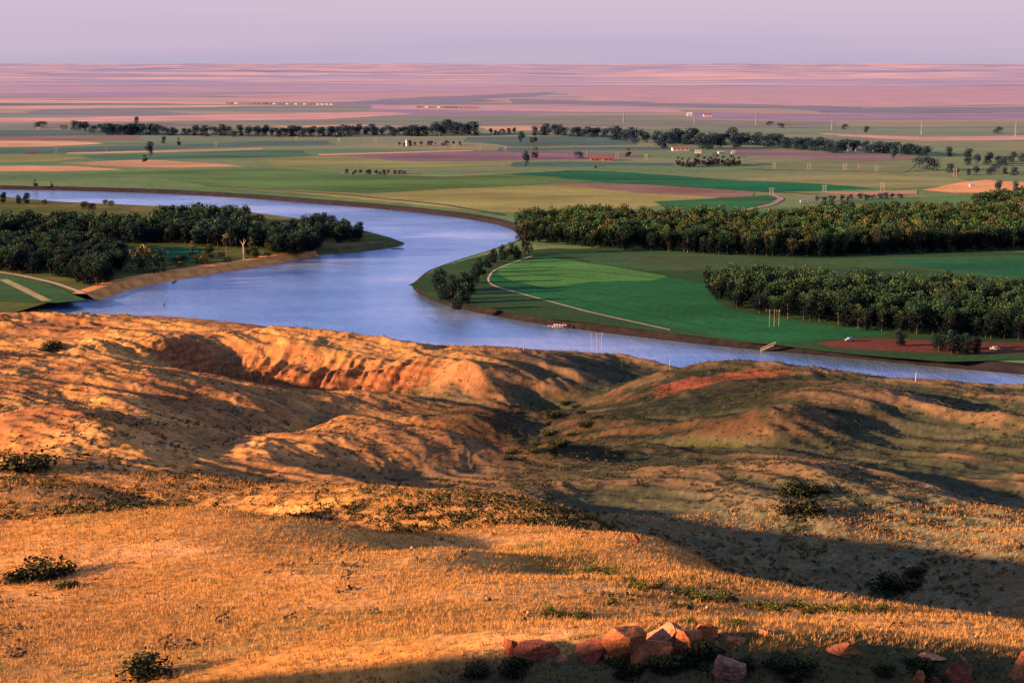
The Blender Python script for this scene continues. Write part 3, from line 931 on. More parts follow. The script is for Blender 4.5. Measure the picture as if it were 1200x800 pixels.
# the long grove right of the bend, and the wedge-shaped one in front of it
wood([(606,272),(606,279),(613,285),(700,292),(800,297),(900,302),(965,302),(1040,299),(1240,293),(1240,248),(1130,262),(1040,262),(960,259),(900,266),(800,266),(700,262),(625,262)],
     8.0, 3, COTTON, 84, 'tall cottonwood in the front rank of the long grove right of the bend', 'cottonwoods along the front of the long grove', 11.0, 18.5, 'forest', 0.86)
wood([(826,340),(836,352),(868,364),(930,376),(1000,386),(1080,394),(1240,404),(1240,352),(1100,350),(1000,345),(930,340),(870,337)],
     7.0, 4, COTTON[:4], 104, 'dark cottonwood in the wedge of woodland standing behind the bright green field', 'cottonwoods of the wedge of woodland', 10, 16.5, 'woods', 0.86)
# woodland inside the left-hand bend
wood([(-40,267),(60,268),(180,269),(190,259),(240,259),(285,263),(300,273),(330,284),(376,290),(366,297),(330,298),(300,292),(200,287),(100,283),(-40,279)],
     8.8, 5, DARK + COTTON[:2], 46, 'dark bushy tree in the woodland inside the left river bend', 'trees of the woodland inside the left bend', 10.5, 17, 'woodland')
for (x, y) in scatter([(342,273),(380,268),(424,278),(430,284),(395,285),(350,281)], 11.5, 6):
    plant(_trng.choice(DARK), x, y, LAND, _trng.uniform(11, 14), 'dark rounded tree in the clump at the tip of the left-hand spit', 'trees clumped at the tip of the spit')
for (x, y) in scatter([(-30,292),(50,289),(120,294),(146,304),(140,320),(114,338),(64,325),(-30,316)], 8.2, 8):
    plant(_trng.choice(COTTON + DARK), x, y, LAND, _trng.uniform(9, 16), 'bushy tree in the loose grove above the pale track', 'trees of the loose grove by the track')
for (x, y) in scatter([(308,290),(340,283),(376,289),(372,297),(330,299)], 9.5, 9):
    plant(_trng.choice(COTTON[:4]), x, y, LAND, _trng.uniform(11, 14), 'sunlit cottonwood in the row at the right end of the sandy cut bank', 'cottonwoods at the end of the sandy bank')


def solo(kind, px, py, hpx, label, wide=1.0, group=None, z=LAND, name=None):
    x, y, _ = ground(px, py, z)

    hh = hpx * (y * cP + (CAM_H - z) * sP) / F
    return plant(kind, x, y, z, hh, label, group, wide, name)

solo(BUSH[0], 172, 318, 30, 'broad olive tree standing alone at the near end of the sandy bank', 1.05, name='spreading_tree')
solo(SLIM[0], 226, 306, 24, 'slender pale tree left of the taller one on the sandy bank', 1.0)
solo(COTTON[3], 246, 304, 19, 'small rounded tree between the slender ones on the sandy bank', 1.0)
solo(SLIM[1], 266, 300, 27, 'tallest slender tree on the sandy bank, next to the bare bright trunk', 1.0)
solo(SLIM[0], 294, 297, 19, 'short slim tree just right of the bare bright trunk', 1.0)
solo(BUSH[0], 206, 309, 9, 'low tan bush on the sandy bank right of the spreading tree', 1.0)
solo(BUSH[1], 236, 307, 10, 'low green bush at the foot of the slender pale tree', 1.0)
for px, py, h, k, lb in ((5,238,13,0,'small dark tree by the far channel at the left edge of the picture'), (22,239,11,1,'small dark tree by the far channel, left one of a pair with its twin'),
                         (31,239,13,0,'small dark tree by the far channel, right one of a pair with its twin')):
    solo(DARK[k], px, py, h, lb, 0.9)
for px, py, h in ((52,240,6),(124,240,6),(131,242,7),(100,245,9),(108,247,9)):
    solo(BUSH[1], px, py, h, 'small dark bush on the shore of the far channel', 1.0, 'bushes along the far channel')
for i in range(22):
    t = _trng.random(); solo(BUSH[_trng.randrange(2)], 150 + t * 225 + _trng.uniform(-6, 6), 326 - t * 27 - _trng.uniform(3, 12), _trng.uniform(5, 11), 'low bush scattered along the top of the sandy cut bank', 1.0, 'bushes on the sandy cut bank')
# the point opposite
for px, py, h, k, wd in ((516,341,27,1,1.1),(528,346,26,0,1.0),(541,342,25,1,1.1),(529,356,24,0,1.0),(545,355,24,1,1.0),(536,364,20,1,1.1),(552,345,22,0,1.0),(520,352,20,1,1.1),
                     (556,332,21,1,1.0),(564,325,20,0,1.0),(560,320,19,1,.9),(572,316,17,0,1.0),(578,309,18,1,.9),(590,305,19,1,.9),(598,301,18,0,1.0),(606,304,17,1,1.0)):
    kk = (COTTON[1], DARK[1])[k]
    solo(kk, px, py, h, 'bushy tree in the strip of trees along the point by the track', wd * 0.95, 'trees along the point')
solo(COTTON[4], 618, 298, 40, 'tall lone cottonwood rising above the strip of trees at the grove corner', 0.85)
solo(DARK[0], 1053, 406, 20, 'single dark round tree on the red earth by the right river bank', 1.0)
for px, py, h in ((1100,412,24),(1115,415,28),(1130,416,26),(1143,414,20)):
    solo(DARK[_trng.randrange(3)], px, py, h, 'dark tree of the clump on the red earth near the right river bank', 0.9, 'trees clumped on the red earth')

# far shelter belts, over two kilometres off: crowns down to the ground, blue distance haze painted into leaf colours
def far_leaf():
    m, nt, b = new_mat('distant_leaves')
    at = nd(nt, 'ShaderNodeAttribute'); at.attribute_name = 'col'
    nt.links.new(at.outputs['Color'], b.inputs['Base Color']); b.inputs['Specular IOR Level'].default_value = 0.0
    return m
M_far = far_leaf()
FAR = []
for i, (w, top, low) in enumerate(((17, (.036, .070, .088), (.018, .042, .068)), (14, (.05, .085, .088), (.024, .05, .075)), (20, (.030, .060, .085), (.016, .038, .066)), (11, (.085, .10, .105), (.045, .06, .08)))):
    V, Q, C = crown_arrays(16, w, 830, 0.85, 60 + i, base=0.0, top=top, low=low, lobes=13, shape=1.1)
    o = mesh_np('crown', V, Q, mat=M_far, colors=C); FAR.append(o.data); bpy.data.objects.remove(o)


def far_tree(px, py, hpx, label, wide=1.0, kind=None, group=None):
    x, y, _ = ground(px, py, LAND)
    hh = hpx * (y * cP + CAM_H * sP) / F
    o = bpy.data.objects.new('shelterbelt_tree', FAR[_trng.randrange(3) if kind is None else kind]); COL.objects.link(o)
    o.location = (x, y, LAND - 0.3); s = hh / 16.0; o.scale = (s * wide, s * wide, s); o.rotation_euler = (0, 0, _trng.uniform(0, 6.28))
    tag(o, label, 'tree', group)


def belt(px0, py0, px1, py1, n, h0, h1, label, group, jit=1.2, wide=1.0, kind=None):
    for i in range(n):
        t = (i + _trng.uniform(.15, .85)) / n
        far_tree(px0 + (px1 - px0) * t, py0 + (py1 - py0) * t + _trng.uniform(-jit, jit), _trng.uniform(h0, h1), label, wide, kind, group)

L1 = 'dark tree in the long broken shelterbelt across the far left of the plain'
belt(85, 153, 140, 158, 8, 9, 14, L1, 'trees of the far left shelterbelt')
belt(128, 158, 178, 158, 9, 11, 14, L1, 'trees of the far left shelterbelt', 0.8, 1.2)
belt(178, 158, 300, 160, 18, 7, 13, L1, 'trees of the far left shelterbelt')
belt(300, 160, 410, 160, 20, 9, 13, L1, 'trees of the far left shelterbelt')
belt(412, 158, 470, 159, 13, 8, 13, L1, 'trees of the far left shelterbelt')
belt(472, 159, 560, 158, 17, 10, 17, L1, 'trees of the far left shelterbelt')
belt(570, 158, 606, 157, 6, 4, 7, L1, 'trees of the far left shelterbelt')
L2 = 'dark tree in the thick curving belt behind the farmsteads on the right plain'
belt(626, 158, 665, 159, 7, 9, 14, L2, 'trees of the curving belt')
belt(668, 160, 712, 160, 7, 9, 13, L2, 'trees of the curving belt', 0.8, 1.2)
belt(712, 161, 768, 170, 9, 11, 17, L2, 'trees of the curving belt', 2.5)
belt(770, 170, 872, 172, 22, 11, 19, L2, 'trees of the curving belt', 4)
belt(868, 168, 985, 179, 20, 12, 15, L2, 'trees of the curving belt', 1.2, 1.2)
belt(985, 176, 1090, 184, 17, 11, 14, L2, 'trees of the curving belt', 1.5, 1.2)
belt(792, 195, 868, 193, 16, 9, 14, 'grey green tree in the short double row in front of the white farm', 'trees of the short double row', 1.6, 0.9, 3)
belt(404, 204, 476, 205, 13, 4, 6, 'low dark bush in the short hedge out on the left plain', 'bushes of the short hedge')
belt(466, 171, 540, 170, 12, 3, 7, 'small tree in the row beside the white silo', 'trees beside the white silo', 0.8)
belt(955, 236, 1056, 232, 15, 5, 8, 'dark bush in the hedge along the light green strip', 'bushes of the hedge by the green strip')
def far_mass(name, poly, step, seed, h0, h1, kinds):
    mass(name, kinds, [(x, y, LAND, _trng.uniform(h0, h1), 1.0) for x, y in scatter(poly, step, seed)])
far_mass('wooded_row', [(958,250),(1130,250),(1130,255),(958,254.5)], 11, 15, 9, 13, DARK)
far_mass('wooded_slope', [(1110,262),(1145,248),(1180,240),(1250,232),(1250,268),(1130,266)], 13, 16, 13, 18, COTTON)
belt(1140, 234, 1230, 229, 12, 7, 12, 'dark tree in the hedge by the orange earth', 'trees of the hedge by the orange earth', 2)
belt(1105, 204, 1210, 205, 9, 7, 12, 'dark tree in the scattered grove at the far right', 'trees of the scattered far right grove', 2.5)
belt(1130, 190, 1215, 193, 9, 9, 15, 'dark tree in the scattered grove at the far right', 'trees of the scattered far right grove', 4)
for px, py, h, w, lb, k in ((48,150,8,1.6,'low round dark tree at the left end of the plain, apart from the belt',2), (160,145,8,.9,'small tree rising behind the far left shelterbelt',0),
        (175,184,18,.7,'tall feathery tree alone between the left green fields',1), (170,190,9,1.1,'reddish bush below the tall feathery tree on the left plain',3),
        (192,168,8,.9,'small tree right of the tall feathery tree, near the belt',0), (210,171,10,.7,'pale small tree standing by itself below the belt',3),
        (42,219,9,.9,'pale bush at the far river bank, left one of two',3), (61,219,6,.9,'pale bush at the far river bank, right and smaller one of two',3),
        (612,168,14,.8,'tall tree left of the pair beside the teal field',1), (625,168,13,1.0,'bushy tree of the pair beside the teal field',3),
        (616,196,19,.6,'tall thin tree standing on the right end of the purple field',1), (626,186,14,1.0,'spreading tree above the thin tree at the purple field',3),
        (678,186,9,1.1,'round bush left of the red patch',2), (736,184,11,.9,'pale tree right of the red patch',3), (698,197,3,1.4,'tiny dark bush below the red patch',0),
        (1085,200,17,1.5,'large dark dome shaped tree on the right plain',2), (1047,187,12,.7,'light tree at the right end of the curving belt',1),
        (1112,183,11,1.0,'small round tree between the belt and the far right grove',0), (1133,190,16,.9,'tall tree left of the far right grove',1),
        (1169,226,15,.8,'feathery tree standing against the orange earth',1), (1190,224,12,.8,'dark tree at the right side of the orange earth',0),
        (958,256,16,.7,'pale rounded tree sticking up behind the long grove',3), (1170,157,9,1.0,'lone dark tree on the far right plain',2),
        (915,150,6,1.2,'dark bush left of the pylon on the far plain',2), (902,147,5,1.4,'low dark bush at the far plain by the farm',2), (990,152,7,.9,'lone bush on the far plain between the two pylons',2),
        (1015,155,7,1.2,'dark wide bush right of the lone bush on the far plain',0), (823,250,10,1.0,'reddish bush beside the white parked trailers',3)):
    far_tree(px, py, h, lb, w, k)
# ------------------------------------------------------------------ ground lookup on the hills
def on_hill(px, py):
    """where the photo direction meets the near hills"""
    u, dy, dz = ray(px, py)
    D = np.geomspace(30, 800, 2600)
    h = hill_height(u * D / dy, D, False)
    z = CAM_H + dz * D / dy
    if not ((h > z) & (h > 1.0)).any(): return on_hill(px, py + 1.0)
    k = int(np.argmax(h > z))
    y = float(D[k]); x = float(u * D[k] / dy)
    return x, y, float(hill_height(np.array([x]), np.array([y]))[0])


def px_size(x, y, z):
    return (y * cP + (CAM_H - z) * sP) / F

# ------------------------------------------------------------------ power lines and posts
M_pole = plain_mat('weathered_pole', (.36, .29, .23), 0.25, 1.0)
M_poley = plain_mat('yellow_pole', (.28, .25, .10), 0.2, 1.0)
M_steel = plain_mat('pale_steel', (.42, .40, .42), 0.15, 0.5)
M_white = plain_mat('white_paint', (.52, .50, .52), 0.08, 0.8)
M_roofr = plain_mat('red_roof', (.27, .10, .08), 0.2, 0.6)
M_roofg = plain_mat('grey_roof', (.33, .31, .33), 0.2, 0.6)
M_barn = plain_mat('red_boards', (.27, .10, .08), 0.2, 0.6)
M_glass = plain_mat('dark_window', (.03, .035, .045), 0.1, 0.5, rough=0.2, spec=0.5)
M_rubber = plain_mat('tyre_rubber', (.02, .02, .02), 0.1, 2)
M_blue = plain_mat('pale_blue_paint', (.26, .33, .44), 0.08, 1, rough=0.35, spec=0.5)
M_board = plain_mat('bleached_boards', (.42, .37, .34), 0.25, 1.5)
M_rust = plain_mat('freight_red', (.17, .09, .09), 0.2, 0.3)
M_freightw = plain_mat('freight_white', (.34, .30, .34), 0.1, 0.3)
M_freightd = plain_mat('freight_dark', (.08, .07, .09), 0.2, 0.3)


def three_pole(px, py, dx, hpx, xyz, mat, label):
    x, y, z = xyz; s = px_size(x, y, z); h = hpx * s
    o = empty('power_pole', (x, y, z), 0, label, 'power pole')
    for k in (-1, 0, 1):
        mb = MB(); mb.tube((k * dx * s, 0, -0.6), (k * dx * s, 0, h), 0.10, 0.08, 8); mb.build('pole', mat, o)
    mb = MB(); mb.box(-dx * s * 1.15, dx * s * 1.15, -0.19, -0.11, h * 0.93, h * 0.93 + 0.08); mb.build('crossarm', mat, o)
    for k in (-1.1, 0.45, 1.1):
        mb = MB(); mb.tube((k * dx * s, -0.15, h * 0.93 - 0.45), (k * dx * s, -0.15, h * 0.93), 0.06, 0.08, 6); mb.build('insulator', M_white, o)

three_pole(699, 406, 6, 24, on_hill(699, 412), M_pole, 'three tall poles under one crossarm on the near river bluff')
three_pole(907, 383, 5.5, 21, ground(907, 383, LAND), M_poley, 'three yellow lit poles standing in the bright green field')


def post(px, py, hpx, xyz, mat, label):
    x, y, z = xyz; s = px_size(x, y, z); h = hpx * s
    o = empty('marker_post', (x, y, z), 0, label, 'post')
    mb = MB(); mb.tube((0, 0, -0.5), (0, 0, h), 0.16, 0.12, 8); mb.build('pole', mat, o)
    mb = MB(); mb.box(-0.17, 0.17, -0.20, -0.165, h * 0.86, h * 0.97); mb.build('sign_panel', M_board, o)

post(1073, 441, 11, on_hill(1073, 447), M_board, 'white marker post on the crest of the right river bluff')
post(785, 421, 8, on_hill(785, 429), M_pole, 'thin pale post at the tip of the low river hill')
post(614, 406, 9, on_hill(614, 411), M_pole, 'thin faint post on the low hill left of the three poles')

# the line of H frames across the plain: two poles, a crossarm and braces
def hframe_mesh():
    mb = MB()
    for k in (-1, 1): mb.tube((k * 2.1, 0, -0.5), (k * 2.1, 0, 12), 0.30, 0.24, 6)
    mb.box(-4.2, 4.2, -0.2, 0.2, 10.7, 11.1)
    mb.tube((-2.1, 0, 4.5), (2.1, 0, 10.6), 0.16, 0.16, 4); mb.tube((2.1, 0.4, 4.5), (-2.1, 0.4, 10.6), 0.16, 0.16, 4)
    o = mb.build('power_pole', M_pole); me = o.data; bpy.data.objects.remove(o); return me
HF = hframe_mesh()
HL = 'pale twin poled power frame in the line crossing the plain'
for px, py in ((66,180),(126,178.5),(253,173),(323,162),(347,165),(371,165.5),(387,172),(397,168),(440,168),(504,174),(532,175),(562,177),(592,178),(689,183),
               (723,185.5),(757,188),(874,193),(907,198),(948,199),(990,200),(1007,199),(1027,201.5),(1119,207),(966,226),(1034,224),(904,230)):
    o = bpy.data.objects.new('power_pole', HF); COL.objects.link(o); x, y, z = ground(px, py, LAND)
    o.location = (x, y, z); o.rotation_euler = (0, 0, _trng.uniform(-.4, .4)); s = _trng.uniform(.62, .78); o.scale = (s, s, s)
    tag(o, HL, 'power pole', 'power frames across the plain')


def pylon(px, py, hpx):
    x, y, z = ground(px, py, LAND); h = hpx * px_size(x, y, z)
    o = empty('pylon', (x, y, z), 0.3, 'slender pale lattice pylon standing on the far right plain', 'pylon', 'pylons on the far right plain')
    mb = MB(); b = h * 0.06; t = h * 0.018
    for sx in (-1, 1):
        for sy in (-1, 1): mb.tube((sx * b, sy * b, 0), (sx * t, sy * t, h), 0.2, 0.15, 5)
    n = 6
    for i in range(n):
        z0, z1 = h * i / n, h * (i + 1) / n; w0 = b + (t - b) * i / n; w1 = b + (t - b) * (i + 1) / n
        for sy in (-1, 1):
            mb.tube((-w0, sy * w0, z0), (w1, sy * w1, z1), 0.08, 0.08, 4); mb.tube((w0, sy * w0, z0), (-w1, sy * w1, z1), 0.08, 0.08, 4)
    mb.build('tower', M_steel, o)
    for k in (0.78, 0.88, 0.97):
        mb = MB(); mb.box(-h * 0.11, h * 0.11, -0.25, 0.25, h * k, h * k + 0.5); mb.build('crossarm', M_steel, o)
for p in ((886, 147, 14), (975, 153, 14), (1080, 158, 16), (1190, 161, 17), (731, 144, 13), (814, 146, 10)): pylon(*p)

# ------------------------------------------------------------------ farms
def house(name, px, py, wpx, hpx, wall, roof, label, depth=0.6, rz=0.0, cat='house', flat=False, windows=2):
    x, y, z = ground(px, py, LAND); s = px_size(x, y, z)
    w = wpx * s / 2; d = max(2.0, w * depth); h = hpx * s * 0.62; r = hpx * s
    o = empty(name, (x, y, z), rz, label, cat)
    mb = MB(); mb.box(-w, w, -d, d, -0.2, h)
    if not flat: mb.poly([(-w, -d, h), (-w, d, h), (-w, 0, r)]); mb.poly([(w, d, h), (w, -d, h), (w, 0, r)])
    mb.build('wall', wall, o)
    mb = MB(); e = 0.5; t = 0.25
    if flat: mb.box(-w - e, w + e, -d - e, d + e, h + 0.01, h + 0.5)
    else:
        for sg in (1, -1):
            yo = sg * (d + e); zo = h - e * (r - h) / d
            q = [(-w - e, yo, zo + .02), (w + e, yo, zo + .02), (w + e, 0, r + .02), (-w - e, 0, r + .02)]
            q2 = [(a, b, c + t) for a, b, c in q]
            if sg < 0: q, q2 = q[::-1], q2[::-1]
            mb.poly(q); mb.poly(q2[::-1])
            for i in range(4): j = (i + 1) % 4; mb.poly([q[j], q[i], q2[i], q2[j]])
    mb.build('roof', roof, o)
    for i in range(windows):
        cx = -w + (i + 0.5) * 2 * w / windows; mb = MB()
        mb.box(cx - w * 0.12, cx + w * 0.12, -d - 0.06, -d - 0.005, h * 0.35, h * 0.75); mb.build('window', M_glass, o)
    mb = MB(); mb.box(-w * 0.06 + w * 0.02, w * 0.14, -d - 0.08, -d - 0.004, 0.05, h * 0.66); mb.build('door', M_roofg, o)

house('farmhouse', 75, 151.5, 8, 5, M_white, M_roofr, 'white farmhouse with a reddish roof left of the far shelterbelt', rz=0.3)
house('shed', 46, 152, 5, 2.5, M_white, M_roofg, 'tiny white shed under the low round tree on the far left', rz=0.1, cat='shed')
house('shed', 38, 180, 7, 3.5, M_board, M_roofr, 'small tan shed by itself on the left fields', rz=0.2, cat='shed')
house('barn', 797, 176.5, 19, 4.2, M_white, M_roofr, 'long white barn with a dark red roof by the curving tree belt', rz=0.05, cat='barn', windows=4)
house('farmhouse', 818, 179.5, 7, 3.5, M_white, M_roofg, 'small white house just right of the long white barn', rz=-0.1)
house('farmhouse', 845, 180.5, 7, 3.6, M_white, M_roofg, 'white house behind the short double row of trees', rz=0.2)
house('shed', 859, 180, 4, 3.4, M_white, M_roofg, 'narrow white shed right of the white house behind the double row', cat='shed')
house('barn', 705, 188, 26, 4.6, M_barn, M_barn, 'long low red barn standing alone in mid plain', rz=-0.02, cat='barn', windows=5)
house('barn', 808, 136, 6, 4, M_white, M_white, 'bright white barn on the far plain, left one of two gleaming', cat='barn')
house('barn', 829, 136.5, 9, 3, M_white, M_roofr, 'long pale barn on the far plain, right of the gleaming one', cat='barn')
for px, lb in ((995, 'white house at the foot of the tree belt, leftmost of three'), (1005, 'pale house in the middle of the three below the tree belt'), (1027, 'wide pale house at the right of the three below the tree belt')):
    house('farmhouse', px, 177 + (px - 995) * 0.06, 5 + (px > 1020) * 3, 4, M_white, M_roofg, lb)
house('shed', 1139, 219, 6, 4.5, M_board, M_roofg, 'grey brown shed beside the patch of orange earth', cat='shed')
house('farmhouse', 968, 258, 11, 4, M_white, M_roofg, 'white roofed house half hidden behind the long grove', rz=0.1)

# silo by the row of small trees
x, y, z = ground(477, 171.5, LAND); s = px_size(x, y, z)
o = empty('silo', (x, y, z), 0, 'white silo with a domed top left of the small tree row', 'silo')
mb = MB(); mb.tube((0, 0, -0.2), (0, 0, 6.2 * s), 1.9 * s, None, 16); mb.build('wall', M_white, o)
mb = MB(); mb.tube((0, 0, 6.22 * s), (0, 0, 7.6 * s), 1.95 * s, 1.2 * s, 16, False); mb.tube((0, 0, 7.6 * s), (0, 0, 8.4 * s), 1.2 * s, 0.15, 16); mb.build('roof', M_roofg, o)


def vehicle(px, py, L, body, label, rz, name='parked_car', van=False, xyz=None):
    x, y, z = xyz or ground(px, py, FZ[0] + 0.01)
    o = empty(name, (x, y, z), rz, label, 'trailer' if van else 'car')
    w = 0.95 if not van else 1.25; l = L / 2; r = 0.36
    mb = MB()
    if van: mb.box(-l, l, -w, w, 0.55, 2.7)
    else:
        pts = [(-l, .45), (-l, .95), (-l * .62, 1.02), (-l * .35, 1.62), (l * .35, 1.64), (l * .62, 1.05), (l, .95), (l, .45)]
        mb.poly([(a, -w, b) for a, b in pts]); mb.poly([(a, w, b) for a, b in pts][::-1])
        for i in range(len(pts)):
            a = pts[i]; b = pts[(i + 1) % len(pts)]
            mb.poly([(a[0], -w, a[1]), (a[0], w, a[1]), (b[0], w, b[1]), (b[0], -w, b[1])])
    mb.build('body', body, o)
    for sx in (-1, 1):
        for sy in (-1, 1):
            mb = MB(); mb.tube((sx * l * .62, sy * (w - .22), r), (sx * l * .62, sy * (w + .02), r), r, r, 14); mb.build('wheel', M_rubber, o)
    for sy in (-1, 1):
        mb = MB()
        z0, z1 = (1.5, 2.2) if van else (1.1, 1.5)
        mb.box(-l * .34, l * .34, sy * (w + .004), sy * (w + .03), z0, z1); mb.build('window', M_glass, o)

vehicle(996, 399.5, 4.4, M_blue, 'pale blue car parked at the corner of the green field', 0.2)
vehicle(1166, 410, 4.4, M_steel, 'grey car parked on the red earth at the far right', -0.2)
vehicle(822, 256, 11, M_white, 'long white trailer behind the left end of the long grove', 0.1, 'trailer', True)
vehicle(832, 255, 6, M_white, 'short white trailer right beside the long one behind the grove', 0.4, 'trailer', True)
vehicle(942, 238, 7, M_blue, 'blue trailer at the bend of the farm road', 0.1, 'trailer', True)

# goods train on the far line
def freight():
    mb = MB(); mb.box(-6.4, 6.4, -1.6, 1.6, 1.1, 4.6); mb.poly([(-6.4, -1.6, 4.6), (6.4, -1.6, 4.6), (6.4, 0, 5.1), (-6.4, 0, 5.1)]); mb.poly([(6.4, 1.6, 4.6), (-6.4, 1.6, 4.6), (-6.4, 0, 5.1), (6.4, 0, 5.1)])
    mb.poly([(-6.4, 1.6, 4.6), (-6.4, -1.6, 4.6), (-6.4, 0, 5.1)]); mb.poly([(6.4, -1.6, 4.6), (6.4, 1.6, 4.6), (6.4, 0, 5.1)])
    for k in (-4.6, 4.6): mb.box(k - 1.4, k + 1.4, -1.0, 1.0, 0.1, 1.1)
    return mb
FM = []
for mt in (M_rust, M_freightw, M_freightd):
    o = freight().build('freight_car', mt); FM.append(o.data); bpy.data.objects.remove(o)
for (p0, p1, n, lb, gp) in (((264, 122.0), (396, 123.6), 26, 'small boxy freight car in the train on the far left plain', 'freight cars of the left train'),
                        ((488, 126.4), (560, 127.4), 15, 'small boxy freight car in the short train in mid plain', 'freight cars of the short train')):
    a = Vector(ground(*p0, LAND + 0.4)); b = Vector(ground(*p1, LAND + 0.4)); d = (b - a)
    for i in range(n):
        o = bpy.data.objects.new('freight_car', FM[_trng.choice((0, 0, 0, 2, 2, 1))]); COL.objects.link(o)
        o.location = a + d * ((i + 0.5) / n); o.rotation_euler = (0, 0, math.atan2(d.y, d.x)); o.scale = (0.86, 1, 1.0)
        tag(o, lb, 'freight car', gp)

# gangway down the right bank
a = Vector(ground(892, 410.5, 0.4)); b = Vector(ground(908, 403.5, LAND + 0.3)); d = b - a; L = d.length
o = empty('gangway', a, math.atan2(d.y, d.x), 'pale wooden gangway slanting down the right bank into the river', 'gangway')
dz = d.z; run = math.hypot(d.x, d.y)
mb = MB(); mb.poly([(0, -.9, 0), (run, -.9, dz), (run, .9, dz), (0, .9, 0)]); mb.poly([(0, .9, -.18), (run, .9, dz - .18), (run, -.9, dz - .18), (0, -.9, -.18)])
mb.poly([(0, -.9, -.18), (run, -.9, dz - .18), (run, -.9, dz), (0, -.9, 0)]); mb.poly([(0, .9, 0), (run, .9, dz), (run, .9, dz - .18), (0, .9, -.18)]); mb.build('deck', M_board, o)
for sy in (-.85, .85):
    mb = MB(); mb.tube((0, sy, 1.0), (run, sy, dz + 1.0), 0.07, 0.07, 6)
    for t in (0.0, .25, .5, .75, 1.0): mb.tube((run * t, sy, dz * t), (run * t, sy, dz * t + 1.0), 0.06, 0.06, 6)
    mb.build('rail', M_board, o)

# dead cottonwood trunk on the sandy bank, lit
x, y, z = ground(286, 304, LAND - 0.4)
o = empty('dead_tree', (x, y, z), 0, 'bare bleached dead trunk standing bright on the sandy bank', 'tree')
mb = MB(); mb.tube((0, 0, -.3), (0.1, 0, 6), 0.8, 0.65, 12); mb.tube((0.1, 0, 6), (-.2, 0, 10.5), 0.65, 0.45, 12); mb.build('trunk', M_deadwood, o)
for q in ((-2.4, .4, 12.8), (1.9, -.5, 13.4), (.3, .6, 14)):
    mb = MB(); mb.tube((-.15, 0, 9.2), q,   .34, .10, 8); mb.build('branch', M_deadwood, o)

# snags, logs and drift by the water
M_snag = plain_mat('wet_wood', (.05, .04, .035), 0.3, 1)
def log(px, py, L, r, rz, mat, label, z=0.1, tilt=0.0, group=None):
    x, y, zz = ground(px, py, z)
    rr = random.Random(int(px)); o = empty('driftwood_log', (x, y, zz), rz, label, 'log', group)
    mb = MB(); p = Vector((-L / 2, 0, 0)); n = 5
    for i in range(n):
        q = p + Vector((L / n, rr.uniform(-.12, .12), tilt * L / n + rr.uniform(-.03, .03))); mb.tube(p, q, r * (1 - i * .1), r * (.9 - i * .1), 8); p = q
    mb.build('trunk', mat, o, True)
    mb = MB(); mb.tube((L * .1, 0, 0), (L * .2, .7, .9), r * .5, r * .15, 6); mb.build('branch', mat, o)
log(466, 291.5, 9, .45, .1, M_snag, 'dark log lying in the river off the tip of the spit')
log(205, 331, 4, .5, .9, M_snag, 'dark snag sticking out of the river below the sandy bank', 0.2, .3)
log(193, 358, 2.4, .3, 1.2, M_snag, 'small dark snag in the water close to the near shore', 0.2, .5)
for dx, dy, L, rz in ((-6, 0, 6, .3), (2, 1.2, 7, -.2), (6, -.5, 5, .6), (-1, -1.6, 6, .1)):
    log(655 + dx, 381.5 - dy * .8, L, .32, rz, M_board, 'bleached log in the drift pile on the right river bank', 1.4, group='logs of the drift pile')
# ------------------------------------------------------------------ rocks
import bmesh


def rock_mat(name, c, layer=0.0):
    m, nt, b = new_mat(name)
    f = noise_tex(nt, 1.6, 8, 0.65); f2 = noise_tex(nt, 9.0, 4, 0.6)
    col = ramp(nt, f, [(0.28, tuple(x * .30 for x in c)), (0.47, c), (0.75, tuple(min(1, x * 1.6) for x in c))])
    v = ramp(nt, f2, [(0.3, .5), (.5, 1.0), (.7, 1.25)]); col = mixc(nt, 1.0, col, v, 'MULTIPLY')
    if layer:
        g = nt.nodes.new('ShaderNodeTexCoord'); w = nd(nt, 'ShaderNodeTexWave', bands_direction='Z'); w.inputs['Scale'].default_value = layer; w.inputs['Distortion'].default_value = 2.5; w.inputs['Detail'].default_value = 3
        nt.links.new(g.outputs['Object'], w.inputs['Vector']); col = mixc(nt, 1.0, col, ramp(nt, w.outputs['Fac'], [(0.0, .62), (.3, 1.0), (1, 1.1)]), 'MULTIPLY')
    nt.links.new(col, b.inputs['Base Color'])
    f3 = noise_tex(nt, 2.6, 6, .7); col = mixc(nt, ramp(nt, f3, [(.55, 0.0), (.68, .6)]), col, (.16, .14, .11)); nt.links.new(col, b.inputs['Base Color'])
    bp = nd(nt, 'ShaderNodeBump'); bp.inputs['Strength'].default_value = 0.9; bp.inputs['Distance'].default_value = 0.12
    nt.links.new(f2, bp.inputs['Height']); nt.links.new(bp.outputs[0], b.inputs['Normal'])
    return m

M_rock = rock_mat('red_sandstone', (.42, .155, .065)); M_rockp = rock_mat('pink_sandstone', (.42, .20, .11)); M_rockl = rock_mat('layered_sandstone', (.36, .17, .12), 2.2); M_rockd = rock_mat('dark_red_sandstone', (.26, .085, .045))


